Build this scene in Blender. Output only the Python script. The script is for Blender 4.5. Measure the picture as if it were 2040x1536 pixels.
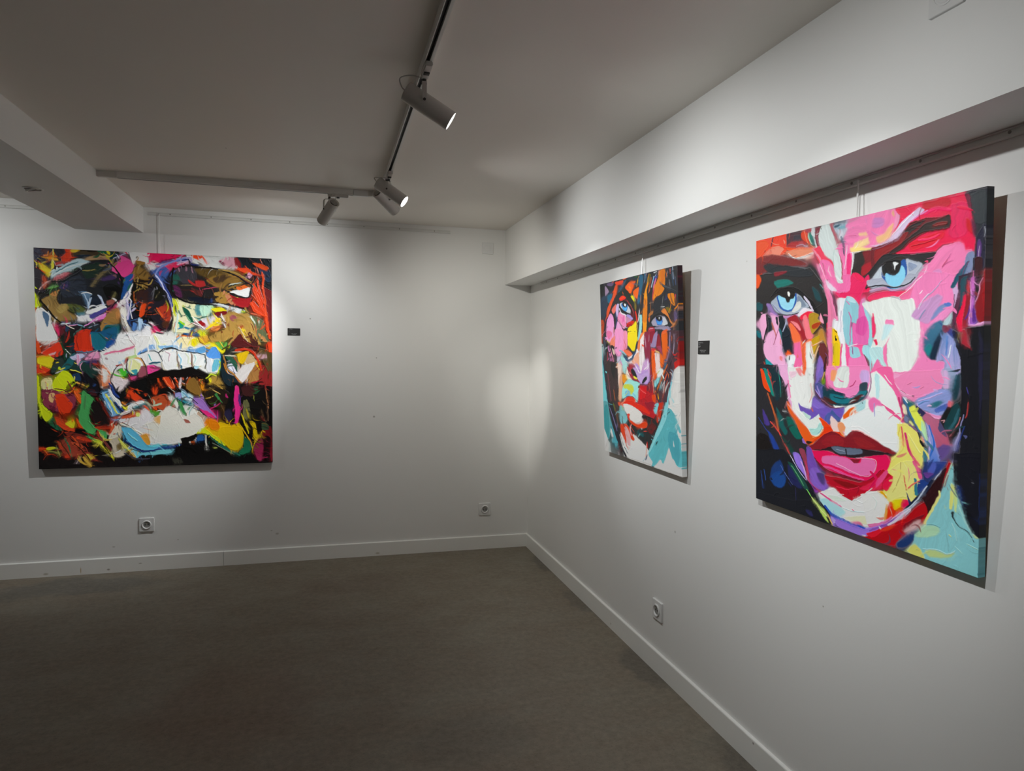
import bpy, bmesh, math
import numpy as np
from mathutils import Vector, Matrix

for _o in list(bpy.data.objects):
    bpy.data.objects.remove(_o, do_unlink=True)
scene = bpy.context.scene
COL = scene.collection

# ------------------------------------------------------------ camera
cam_data = bpy.data.cameras.new('camera')
cam_data.sensor_width = 36.0
cam_data.sensor_fit = 'HORIZONTAL'
cam_data.lens = 36.0 * 1342.5 / 2040.0
cam_data.clip_start = 0.05
cam = bpy.data.objects.new('camera', cam_data)
COL.objects.link(cam)
_r = Vector((0.96416132, -0.2649524, 0.0138986)); _u = Vector((-0.00163827, 0.04643864, 0.9989198)); _f = Vector((0.26531163, 0.96314261, -0.04434027))
cam.matrix_world = Matrix(((_r.x, _u.x, -_f.x, -1.57981), (_r.y, _u.y, -_f.y, -5.21126), (_r.z, _u.z, -_f.z, 1.55), (0, 0, 0, 1)))
scene.camera = cam

# ------------------------------------------------------------ world, exposure
world = bpy.data.worlds.new('world'); scene.world = world
world.use_nodes = True
world.node_tree.nodes['Background'].inputs[0].default_value = (0.05, 0.05, 0.05, 1)
world.node_tree.nodes['Background'].inputs[1].default_value = 0.3
vs = scene.view_settings
scene.display_settings.display_device = 'sRGB'
vs.view_transform = 'Standard'; vs.look = 'None'; vs.gamma = 1.0; vs.use_curve_mapping = False
vs.exposure = 0.0

scene.cycles.max_bounces = 14; scene.cycles.diffuse_bounces = 9

# light tables: (position, aim direction, watts, cone degrees)
LAMP_COLOR = (1.0, 1.0, 0.98)
_yl = -1.26025
STK = -1
SPOTS = [
    dict(pivot=(_yl, -2.87, 2.407), d=(.81, -.08, -.48), lf=.107, lb=.072, axis='y', ad0=-2.985, ad1=-2.865, label='white track spotlight nearest the camera, aimed at the right wall', sticker=STK, field=34, core=10, aim=(.775, -.05, -.63), field_aim=(.775, -.05, -.63)),
    dict(pivot=(_yl, -1.50, 2.427), d=(.767, -.291, -.572), lf=.107, lb=.072, axis='y', ad0=-1.61, ad1=-1.485, label='white track spotlight with glowing lens, near the track corner', field=29.5, core=50),
    dict(pivot=(-1.565, -.9715, 2.41), d=(-.40, .75, -.53), lf=.107, lb=.068, axis='x', ad0=-1.575, ad1=-1.455, label='white spotlight under the cross track, turned to the skull painting', field=27.5, core=98, core_cone=68, aim=(-1.15, .90, -1.04)),
    dict(pivot=(_yl, -1.25, 2.43), d=(.64, .60, -.44), lf=.101, lb=.072, axis='y', ad0=-1.355, ad1=-1.235, label='white spotlight aimed at the room corner, half hidden behind the glowing one', field=35, core=16, core_cone=46, narrow=64, tint=(1.0, 0.98, 0.90), aim=(1.27, 1.10, -1.30), field_aim=(1.2, 1.15, -1.5)),
    dict(pivot=(_yl, -4.05, 2.43), d=(.76, .25, -.60), lf=.107, lb=.072, axis='y', ad0=-4.16, ad1=-4.04, label='white track spotlight above the camera, outside the picture', field=20, core=50, core_cone=56, aim=(1.18, .50, -.98)),
    dict(pivot=(-4.2, -1.05, 2.43), d=(.35, .75, -.55), lf=.107, lb=.072, axis='y', ad0=-1.16, ad1=-1.04, label='white track spotlight in the next bay, turned to the back wall', field=27, core=0, tr=-4.2),
    dict(pivot=(_yl, -5.75, 2.43), d=(.75, -.2, -.60), lf=.107, lb=.072, axis='y', ad0=-5.86, ad1=-5.74, label='added unseen track spotlight behind the camera for fill, beams off, aimed at the right wall', field=0, core=0),  # unseen lamp added for room fill; only its lens still glows
    dict(pivot=(_yl, -7.3, 2.43), d=(.2, -.75, -.60), lf=.107, lb=.072, axis='y', ad0=-7.41, ad1=-7.29, label='added unseen fill spotlight far behind the camera, aimed at the front wall', field=12, core=0),  # unseen lamp added behind the camera to lift the bounced light
    dict(pivot=(-4.2, -3.6, 2.43), d=(-.7, .1, -.60), lf=.107, lb=.072, axis='y', ad0=-3.71, ad1=-3.59, label='added unseen fill spotlight in the next bay, aimed at its left wall', field=12, core=0, tr=-4.2),  # invented lamp beyond the beam, added to raise the ambient level
    dict(pivot=(-4.2, -6.2, 2.43), d=(-.7, -.2, -.60), lf=.107, lb=.072, axis='y', ad0=-6.31, ad1=-6.19, label='added unseen fill spotlight in the next bay, behind the camera', field=12, core=0, tr=-4.2),  # also invented, adds ambient light from the unseen rear of the bay
]

# room numbers (metres); corner of back and right wall at the origin, x to the left is negative, y towards the camera is negative
H = 2.539
BULK_X, BULK_Z = -0.2144, 2.1107
BEAM_X1, BEAM_X0, BEAM_Z = -2.803, -3.2178, 2.3625
LEFT_X, FRONT_Y = -6.6, -9.0
BB_H, BB_T = 0.104, 0.014

# ------------------------------------------------------------ node materials
def new_mat(name, rough=0.6, color=(0.8, 0.8, 0.8), metallic=0.0, spec=0.5):
    m = bpy.data.materials.new(name); m.use_nodes = True
    b = m.node_tree.nodes['Principled BSDF']
    b.inputs['Base Color'].default_value = (*color, 1)
    b.inputs['Roughness'].default_value = rough
    b.inputs['Metallic'].default_value = metallic
    b.inputs['Specular IOR Level'].default_value = spec
    return m
class NT:
    def __init__(s, m): s.t = m.node_tree; s.n = s.t.nodes; s.l = s.t.links; s.b = s.n['Principled BSDF']
    def node(s, kind, **kw):
        x = s.n.new(kind)
        for k, v in kw.items(): setattr(x, k, v)
        return x
    def link(s, a, b): s.l.new(a, b)
    def pos(s):
        g = s.node('ShaderNodeNewGeometry'); return g.outputs['Position']
    def noise(s, vec, scale, detail=3, rough=0.5, sx=1, sy=1, sz=1):
        mp = s.node('ShaderNodeMapping'); mp.inputs['Scale'].default_value = (sx, sy, sz)
        s.link(vec, mp.inputs[0])
        x = s.node('ShaderNodeTexNoise'); x.inputs['Scale'].default_value = scale
        x.inputs['Detail'].default_value = detail; x.inputs['Roughness'].default_value = rough
        s.link(mp.outputs[0], x.inputs['Vector']); return x.outputs['Fac']
    def ramp(s, fac, stops):
        x = s.node('ShaderNodeValToRGB'); e = x.color_ramp.elements
        while len(e) < len(stops): e.new(0.5)
        for i, (p, c) in enumerate(stops):
            e[i].position = p; e[i].color = (*c, 1) if len(c) == 3 else c
        s.link(fac, x.inputs[0]); return x.outputs[0]
    def mix(s, fac, a, b, blend='MIX'):
        x = s.node('ShaderNodeMix', data_type='RGBA', blend_type=blend)
        for sock, v in ((x.inputs['Factor'], fac), (x.inputs['A'], a), (x.inputs['B'], b)):
            if isinstance(v, (int, float)): sock.default_value = v
            elif isinstance(v, tuple): sock.default_value = (*v, 1)
            else: s.link(v, sock)
        return x.outputs['Result']
    def math(s, op, a, b=0.0, clamp=False):
        x = s.node('ShaderNodeMath', operation=op, use_clamp=clamp)
        for i, v in enumerate((a, b)):
            if isinstance(v, (int, float)): x.inputs[i].default_value = v
            else: s.link(v, x.inputs[i])
        return x.outputs[0]
    def spot(s, vec, c, r, soft=0.4, scale=(1, 1, 1)):
        """1 inside a small blotch of radius r at c, 0 outside (a mark on the surface)"""
        mp = s.node('ShaderNodeMapping', vector_type='POINT')
        mp.inputs['Location'].default_value = tuple(-c[i] * scale[i] for i in range(3)); mp.inputs['Scale'].default_value = scale
        s.link(vec, mp.inputs[0])
        ln = s.node('ShaderNodeVectorMath', operation='LENGTH'); s.link(mp.outputs[0], ln.inputs[0])
        mr = s.node('ShaderNodeMapRange'); mr.inputs['From Min'].default_value = r; mr.inputs['From Max'].default_value = r * (1 - soft)
        s.link(ln.outputs['Value'], mr.inputs['Value']); return mr.outputs[0]
    def bump(s, h, strength, dist=0.001):
        x = s.node('ShaderNodeBump'); x.inputs['Strength'].default_value = strength; x.inputs['Distance'].default_value = dist
        s.link(h, x.inputs['Height']); s.link(x.outputs[0], s.b.inputs['Normal'])

def wall_paint(name, base, marks=()):
    m = new_mat(name, 0.55, base); t = NT(m); p = t.pos()
    n = t.noise(p, 1.4, 3); c = t.mix(n, tuple(v * 0.985 for v in base), tuple(min(1, v * 1.015) for v in base))
    for (cc, r, col, sc) in marks:
        c = t.mix(t.math('MULTIPLY', t.spot(p, cc, r, 0.6, sc), 0.75), c, col)
    t.link(c, t.b.inputs['Base Color'])
    t.bump(t.noise(p, 90, 4, 0.6), 0.12, 0.0015)
    return m
WHITE = (0.80, 0.798, 0.785)
DK = (0.25, 0.23, 0.2)
M_back = wall_paint('back wall paint', WHITE, [((-1.231, 0, 1.071), .010, DK, (1, 1, 1)), ((-1.215, 0, 1.518), .006, DK, (1, 1, 1)), ((-1.697, 0, 1.801), .007, DK, (1, 1, 1)),
    ((-3.01, 0, .178), .012, (.4, .38, .34), (1, 1, 2.5)), ((-2.6, 0, .205), .008, (.45, .42, .38), (1, 1, 2)), ((-1.93, 0, .21), .016, (.5, .48, .44), (1, 1, 1.6)), ((-1.97, 0, .235), .010, (.5, .48, .44), (1, 1, 2))])
M_right = wall_paint('right wall paint', WHITE, [((0, -2.397, .733), .008, (.35, .33, .3), (1, 1, 1)), ((0, -3.377, .738), .004, DK, (1, 1, 1)), ((0, -2.90, 1.93), .004, (.5, .48, .45), (1, 1, 1))])
M_plain = wall_paint('side wall paint', WHITE)
M_ceil = wall_paint('ceiling paint', (0.80, 0.757, 0.70), [((-2.054, -1.631, H), .006, DK, (1, 1, 1))])
M_base = new_mat('baseboard gloss paint', 0.3, (0.84, 0.84, 0.81))
_t = NT(M_base); _p = _t.pos(); _c = _t.mix(_t.noise(_p, 3, 3), (0.83, 0.83, 0.805), (0.87, 0.87, 0.845))
for cc, r, col, sc in [((-3.21, -BB_T, .03), .012, (.45, .30, .10), (3, 1, .45)), ((-3.04, -BB_T, .025), .012, (.25, .22, .18), (1, 1, 1.5)), ((-2.84, -BB_T, .055), .014, (.4, .38, .33), (1, 1, 2.5)),
        ((-3.42, -BB_T, .02), .02, (.5, .47, .4), (1, 1, 2)), ((-1.2, -BB_T, .02), .02, (.5, .47, .4), (1, 1, 2)), ((-BB_T, -3.05, .09), .006, (.2, .18, .15), (1, 1, 1)), ((-BB_T, -1.72, .03), .008, (.4, .38, .33), (1, 1, 1))]:
    _c = _t.mix(_t.math('MULTIPLY', _t.spot(_p, cc, r, 0.6, sc), 0.8), _c, col)
_t.link(_c, _t.b.inputs['Base Color'])

# polished brown concrete: cloudy colour, pits, trowel marks and a few old stains
M_floor = new_mat('polished concrete', 0.5, (0.13, 0.11, 0.085), spec=0.35)
_t = NT(M_floor); _p = _t.pos()
_a = _t.noise(_p, 0.9, 5, 0.6); _b = _t.noise(_p, 3.2, 6, 0.65, 1, 1.6, 1); _cc = _t.noise(_p, 14, 6, 0.7, 1, 2.2, 1)
_c = _t.ramp(_a, [(0.30, (0.160, 0.134, 0.101)), (0.5, (0.180, 0.158, 0.118)), (0.70, (0.184, 0.172, 0.136))])
_c = _t.mix(_t.ramp(_b, [(0.35, (0, 0, 0)), (0.7, (1, 1, 1))]), _c, (0.170, 0.128, 0.092))
_c = _t.mix(_t.math('MULTIPLY', _t.ramp(_cc, [(0.4, (0, 0, 0)), (0.75, (1, 1, 1))]), 0.35), _c, (0.235, 0.21, 0.165))
_w = _t.node('ShaderNodeVectorMath', operation='ADD'); _nn = _t.node('ShaderNodeTexNoise'); _nn.inputs['Scale'].default_value = 5
_t.link(_p, _nn.inputs['Vector']); _sc = _t.node('ShaderNodeVectorMath', operation='SCALE'); _sc.inputs['Scale'].default_value = 0.22
_t.link(_nn.outputs['Color'], _sc.inputs[0]); _t.link(_p, _w.inputs[0]); _t.link(_sc.outputs[0], _w.inputs[1]); _pw = _w.outputs[0]
for (cx, cy), r, col, sc, k in [((-3.15, -0.27), .58, (.085, .08, .072), (1, 3.2, 0), .95), ((-3.75, -0.42), .45, (.09, .084, .07), (1, 2.4, 0), .8), ((-3.7, -2.1), .7, (.12, .088, .065), (1, 1.6, 0), .6),
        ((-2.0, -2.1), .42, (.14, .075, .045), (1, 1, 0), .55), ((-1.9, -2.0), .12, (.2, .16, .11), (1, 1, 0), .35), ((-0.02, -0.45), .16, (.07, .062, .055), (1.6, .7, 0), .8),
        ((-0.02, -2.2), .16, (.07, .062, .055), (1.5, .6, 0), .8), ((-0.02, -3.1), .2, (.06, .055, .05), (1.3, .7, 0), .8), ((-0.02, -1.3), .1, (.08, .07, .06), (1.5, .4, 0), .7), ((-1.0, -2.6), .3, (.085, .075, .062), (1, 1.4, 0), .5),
        ((-1.35, -0.62), .45, (.125, .082, .055), (1, 2, 0), .5)]:
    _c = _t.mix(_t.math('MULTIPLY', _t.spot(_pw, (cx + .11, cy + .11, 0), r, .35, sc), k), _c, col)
_v = _t.noise(_p, 70, 3, 0.7, 1, 1.8, 1); _pit = _t.ramp(_v, [(0.34, (1, 1, 1)), (0.40, (0, 0, 0))])
_c = _t.mix(_t.math('MULTIPLY', _pit, 0.6), _c, (0.03, 0.027, 0.022))
_v2 = _t.noise(_p, 30, 6, 0.8); _c = _t.mix(0.40, _c, _t.ramp(_v2, [(0.3, (0.09, 0.078, 0.06)), (0.7, (0.31, 0.275, 0.215))]))
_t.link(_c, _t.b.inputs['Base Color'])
_t.link(_t.ramp(_b, [(0.3, (0.42,) * 3), (0.7, (0.62,) * 3)]), _t.b.inputs['Roughness'])
_t.bump(_v2, 0.25, 0.002)

M_alu = new_mat('white powder coated metal', 0.32, (0.74, 0.73, 0.70))
M_lamp = new_mat('lamp housing enamel', 0.4, (0.60, 0.585, 0.555))
_t = NT(M_lamp); _t.bump(_t.noise(_t.pos(), 900, 2), 0.05, 0.0003)
M_rail = new_mat('rail enamel', 0.45, (0.70, 0.70, 0.68))
M_slot = new_mat('black track insert', 0.5, (0.012, 0.012, 0.012))
M_dark = new_mat('dark grey plastic', 0.5, (0.05, 0.048, 0.044))
M_plast = new_mat('white plastic', 0.35, (0.74, 0.74, 0.735))
M_screw = new_mat('screw steel', 0.35, (0.30, 0.29, 0.27), metallic=0.8)
M_pin = new_mat('pin brass', 0.3, (0.55, 0.5, 0.38), metallic=1.0)
M_wood = new_mat('stretcher pine', 0.65, (0.45, 0.33, 0.2))
_t = NT(M_wood); _t.link(_t.ramp(_t.noise(_t.pos(), 6, 5, 0.6, 1, 1, 18), [(0.3, (0.36, 0.25, 0.14)), (0.7, (0.52, 0.39, 0.25))]), _t.b.inputs['Base Color'])
M_cord = new_mat('clear nylon cord', 0.25, (0.86, 0.86, 0.84))
M_black = new_mat('matt black card', 0.6, (0.010, 0.010, 0.010))
M_text = new_mat('white print', 0.6, (0.42, 0.42, 0.42))
M_glow = bpy.data.materials.new('lit lamp lens'); M_glow.use_nodes = True
_n = M_glow.node_tree.nodes; _b = _n['Principled BSDF']; _b.inputs['Base Color'].default_value = (1, 1, 1, 1)
_b.inputs['Emission Color'].default_value = (*LAMP_COLOR, 1); _b.inputs['Emission Strength'].default_value = 5.0
M_off = new_mat('unlit lamp glass', 0.1, (0.35, 0.35, 0.33))

# ------------------------------------------------------------ mesh helpers
def mesh_obj(name, bm, mat, parent=None, smooth=False, loc=None):
    me = bpy.data.meshes.new(name); bm.normal_update(); bm.to_mesh(me); bm.free()
    mats = mat if isinstance(mat, (list, tuple)) else [mat]
    for m in mats: me.materials.append(m)
    if smooth:
        me.polygons.foreach_set('use_smooth', [True] * len(me.polygons))
        try: me.set_sharp_from_angle(angle=math.radians(35))
        except Exception: pass
    o = bpy.data.objects.new(name, me); COL.objects.link(o)
    if loc is not None: o.location = loc
    if parent is not None: o.parent = parent
    return o
def box(bm, x0, x1, y0, y1, z0, z1, mi=0):
    v = [bm.verts.new((x, y, z)) for x in (x0, x1) for y in (y0, y1) for z in (z0, z1)]
    fs = []
    for q in ((0, 1, 3, 2), (4, 6, 7, 5), (0, 4, 5, 1), (2, 3, 7, 6), (0, 2, 6, 4), (1, 5, 7, 3)):
        f = bm.faces.new([v[i] for i in q]); f.material_index = mi; fs.append(f)
    return v, fs
def boxes(*bs, bevel=0.0, seg=2):
    bm = bmesh.new()
    for b in bs:
        box(bm, *b)
    if bevel:
        bmesh.ops.bevel(bm, geom=list(bm.edges), offset=bevel, segments=seg, affect='EDGES', clamp_overlap=True)
    bmesh.ops.recalc_face_normals(bm, faces=list(bm.faces))
    return bm
def extrude_profile(pts, axis, a0, a1):
    """closed 2D profile swept along an axis: axis 'x' uses (y,z), axis 'y' uses (x,z)"""
    bm = bmesh.new(); rings = []
    for a in (a0, a1):
        rings.append([bm.verts.new((a, p[0], p[1]) if axis == 'x' else (p[0], a, p[1])) for p in pts])
    n = len(pts)
    for i in range(n): bm.faces.new((rings[0][i], rings[0][(i + 1) % n], rings[1][(i + 1) % n], rings[1][i]))
    bm.faces.new(rings[0]); bm.faces.new(rings[1][::-1])
    bmesh.ops.recalc_face_normals(bm, faces=list(bm.faces))
    return bm
def lathe(bm, prof, axis, origin, n=40, closed=False):
    """revolve profile [(r, h)] about the axis direction through origin"""
    d = Vector(axis).normalized(); a = d.orthogonal().normalized(); b = d.cross(a); o = Vector(origin); rings = []
    for r, h in prof:
        if r < 1e-6: rings.append([bm.verts.new(o + d * h)])
        else: rings.append([bm.verts.new(o + d * h + (a * math.cos(2 * math.pi * i / n) + b * math.sin(2 * math.pi * i / n)) * r) for i in range(n)])
    pairs = list(zip(rings[:-1], rings[1:])) + ([(rings[-1], rings[0])] if closed else [])
    for A, B in pairs:
        for i in range(n):
            j = (i + 1) % n
            if len(A) == 1 and len(B) == 1: continue
            if len(A) == 1: bm.faces.new((A[0], B[j], B[i]))
            elif len(B) == 1: bm.faces.new((A[i], A[j], B[0]))
            else: bm.faces.new((A[i], A[j], B[j], B[i]))
    bmesh.ops.recalc_face_normals(bm, faces=list(bm.faces))
    return bm
def tube(bm, pts, r, n=8):
    pts = [Vector(p) for p in pts]; rings = []; up = None
    for i, p in enumerate(pts):
        d = (pts[min(i + 1, len(pts) - 1)] - pts[max(i - 1, 0)]).normalized()
        a = d.orthogonal().normalized() if up is None else (up - d * up.dot(d)).normalized()
        up = a; b = d.cross(a)
        rings.append([bm.verts.new(p + (a * math.cos(2 * math.pi * k / n) + b * math.sin(2 * math.pi * k / n)) * r) for k in range(n)])
    for A, B in zip(rings[:-1], rings[1:]):
        for k in range(n): bm.faces.new((A[k], A[(k + 1) % n], B[(k + 1) % n], B[k]))
    bm.faces.new(rings[0][::-1]); bm.faces.new(rings[-1])
    bmesh.ops.recalc_face_normals(bm, faces=list(bm.faces))
    return bm
def spline(pts, k=8):
    P = [Vector(p) for p in pts]; P = [P[0] * 2 - P[1]] + P + [P[-1] * 2 - P[-2]]; out = []
    for i in range(1, len(P) - 2):
        for j in range(k):
            t = j / k; a, b, c, d = P[i - 1:i + 3]
            out.append(0.5 * ((2 * b) + (c - a) * t + (2 * a - 5 * b + 4 * c - d) * t * t + (3 * b - a - 3 * c + d) * t ** 3))
    out.append(P[-2]); return out
GROUPS = {'track_spotlight': 'track spotlights on the ceiling', 'painting': 'knife paintings on the walls', 'power_socket': 'white wall sockets', 'picture_rail': 'white picture rails', 'wall_plate': 'white blank plates', 'caption_plate': 'black caption plates', 'hanging_cord': 'pale hanging cords', 'lighting_track': 'ceiling lighting tracks'}
def empty(name, loc, label, cat, group=None):
    o = bpy.data.objects.new(name, None); o.empty_display_size = 0.05; COL.objects.link(o); o.location = loc
    tag(o, label, cat, group or GROUPS.get(name)); return o
def tag(o, label, cat, group=None):
    o['label'] = label; o['category'] = cat
    if group: o['group'] = group
    return o
def struct(name, bm, mat, smooth=False):
    o = mesh_obj(name, bm, mat, smooth=smooth); o['kind'] = 'structure'; return o
def part(name, bm, mat, root, smooth=False, label=None):
    """bm is in world coordinates; moved into the frame of root (an unrotated thing)"""
    bmesh.ops.translate(bm, verts=list(bm.verts), vec=-Vector(root.matrix_basis.translation if root.parent is None else root.location))
    o = mesh_obj(name, bm, mat, root, smooth)
    if label: o['label'] = label
    return o
def subpart(name, bm, mat, prt, smooth=False, label=None):
    bmesh.ops.translate(bm, verts=list(bm.verts), vec=-Vector(prt.parent.location))
    o = mesh_obj(name, bm, mat, prt, smooth)
    if label: o['label'] = label
    return o

# ------------------------------------------------------------ the room
T = 0.12
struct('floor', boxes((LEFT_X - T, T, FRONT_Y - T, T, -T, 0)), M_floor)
struct('ceiling', boxes((LEFT_X - T, T, FRONT_Y - T, T, H, H + T)), M_ceil)
struct('wall_back', boxes((LEFT_X - T, T, 0, T, 0, H)), M_back)
struct('wall_right', boxes((0, T, FRONT_Y, 0, 0, H)), M_right)
struct('wall_left', boxes((LEFT_X - T, LEFT_X, FRONT_Y, 0, 0, H)), M_plain)
struct('wall_front', boxes((LEFT_X - T, T, FRONT_Y - T, FRONT_Y, 0, H)), M_plain)
struct('trim_1', boxes((BULK_X, 0, FRONT_Y, 0, BULK_Z, H)), M_right)        # boxed-in soffit along the right wall
struct('trim_2', boxes((BEAM_X0, BEAM_X1, FRONT_Y, 0, BEAM_Z, H)), M_plain)   # ceiling beam
def bb_profile(s):   # s = -1 : thickness towards negative
    r = 0.005
    return [(0, 0), (s * BB_T, 0), (s * BB_T, BB_H - r), (s * (BB_T - r * .3), BB_H - r * .3), (s * (BB_T - r), BB_H), (0, BB_H)]
_bm = extrude_profile(bb_profile(-1), 'x', LEFT_X, -2.2978)
_b2 = extrude_profile(bb_profile(-1), 'x', -2.2962, 0.0)
_me = bpy.data.meshes.new('tmp'); _b2.to_mesh(_me); _b2.free(); _bm.from_mesh(_me); bpy.data.meshes.remove(_me)
struct('baseboard_back', _bm, M_base)
struct('baseboard_right', extrude_profile(bb_profile(-1), 'y', FRONT_Y, -BB_T), M_base)

# ------------------------------------------------------------ picture rails
def rail(axis, a0, a1, z0, z1, screws, label):
    c = (a0 + a1) / 2
    root = empty('picture_rail', (c, 0, z0) if axis == 'x' else (0, c, z0), label, 'picture rail')
    d = 0.011; h = z1 - z0
    prof = [(0, z0), (-d * .55, z0), (-d, z0 + h * .10), (-d, z0 + h * .24), (-d * .45, z0 + h * .32), (-d * .45, z0 + h * .80), (-d * .8, z0 + h * .86), (-d * .8, z1), (0, z1)]
    part('rail_profile', extrude_profile(prof, axis, a0, a1), M_rail, root)
    for s in screws:
        bm = bmesh.new(); zc = z0 + h * .58
        o = (s, -d * .45, zc) if axis == 'x' else (-d * .45, s, zc)
        ax = (0, -1, 0) if axis == 'x' else (-1, 0, 0)
        lathe(bm, [(0.0042, -0.001), (0.0042, 0.0012), (0.0030, 0.0022), (0.0012, 0.0022), (0.0010, 0.0012), (0, 0.0012)], ax, o, 16)
        part('screw', bm, M_screw, root, True)
rail('x', -2.773, -0.658, 2.485, 2.508, [-2.702, -2.632, -2.368, -2.104, -1.84, -1.576, -1.312, -1.048, -0.782], 'thin white picture rail high on the back wall, between ceiling beam and corner')
rail('x', -5.6, -3.30, 2.473, 2.496, [-3.36, -3.62, -3.88, -4.14], 'white picture rail on the back wall, partly hidden left of the ceiling beam')
rail('y', -8.6, -0.285, 2.0872, 2.1102, [-0.42, -0.668, -0.918, -1.17, -1.412, -1.662, -1.918, -2.17, -2.42, -2.675, -2.93, -3.184, -3.442, -3.694, -3.946, -4.2], 'long white picture rail tucked under the soffit on the right wall')

# ------------------------------------------------------------ ceiling tracks
def track(axis, a0, a1, e0, e1, label, feed=None):
    """e0..e1: extent across; the black current slot faces down"""
    w = e1 - e0; z1 = H; z0 = H - 0.035
    mid = (a0 + a1) / 2
    root = empty('lighting_track', (mid, (e0 + e1) / 2, z0) if axis == 'x' else ((e0 + e1) / 2, mid, z0), label, 'lighting track')
    s0, s1 = (e0 + w * .10, e0 + w * .62) if axis == 'y' else (e0 + w * .22, e1 - w * .22)
    prof = [(e0, z1), (e0, z0 + .012), (e0 + .0012, z0 + .010), (e0 + .0012, z0 + .007), (e0, z0 + .005), (e0, z0), (s0, z0), (s0, z0 + .016), (s1, z0 + .016), (s1, z0), (e1, z0), (e1, z0 + .005), (e1 - .0012, z0 + .007), (e1 - .0012, z0 + .010), (e1, z0 + .012), (e1, z1)]
    part('profile', extrude_profile(prof, axis, a0, a1), M_alu, root)
    ins = [(s0 + .0004, z0 + .0155), (s0 + .0004, z0 + .002), (s0 + .0030, z0 + .002), (s0 + .0030, z0 + .010), (s1 - .0030, z0 + .010), (s1 - .0030, z0 + .002), (s1 - .0004, z0 + .002), (s1 - .0004, z0 + .0155)]
    part('insert', extrude_profile(ins, axis, a0 + .002, a1 - .002), M_slot, root, label='black conductor insert')
    return root
TA = (-0.985, -0.958); TB = (-1.2735, -1.2470)
tA = track('x', -2.703, -1.4255, *TA, 'white lighting track running across the ceiling from the beam')
part('end_feed', boxes((-2.8025, -2.7045, TA[0] + .0015, TA[1] - .001, H - .0345, H), bevel=.001), M_lamp, tA)
tB = track('y', -8.4, -1.045, *TB, 'white lighting track with black slot running from the camera towards the back wall')
tC = track('y', -8.4, -0.75, -4.2133, -4.1868, 'white lighting track in the next bay, beyond the ceiling beam')
# corner coupler joining both tracks
cp = empty('track_coupler', (-1.30, -0.97, H - .035), 'pale curved corner coupler joining the two ceiling tracks', 'track connector')
part('straight_arm', boxes((-1.4245, -1.337, TA[0] - .001, TA[1] + .001, H - .036, H), bevel=.0015), M_plast, cp)
_pts = []
for k in range(9):
    a = math.pi / 2 * k / 8; _pts.append((-1.337 + (.087) * math.sin(a), -1.045 + .087 * math.cos(a) ))
_bm = bmesh.new(); _o = [(x, y) for x, y in _pts]; _i = []
for k in range(9):
    a = math.pi / 2 * k / 8; _i.append((-1.337 + (.058) * math.sin(a), -1.045 + .058 * math.cos(a)))
_vo = [[_bm.verts.new((x, y, z)) for (x, y) in L] for L in (_o, _i) for z in (H - .034, H)]
for k in range(8):
    for A, B in ((0, 1), (1, 3), (3, 2), (2, 0)): _bm.faces.new((_vo[A][k], _vo[A][k + 1], _vo[B][k + 1], _vo[B][k]))
for k in (0, 8): _bm.faces.new((_vo[0][k], _vo[1][k], _vo[3][k], _vo[2][k]))
bmesh.ops.recalc_face_normals(_bm, faces=list(_bm.faces))
part('corner_bend', _bm, M_lamp, cp, True)

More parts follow.
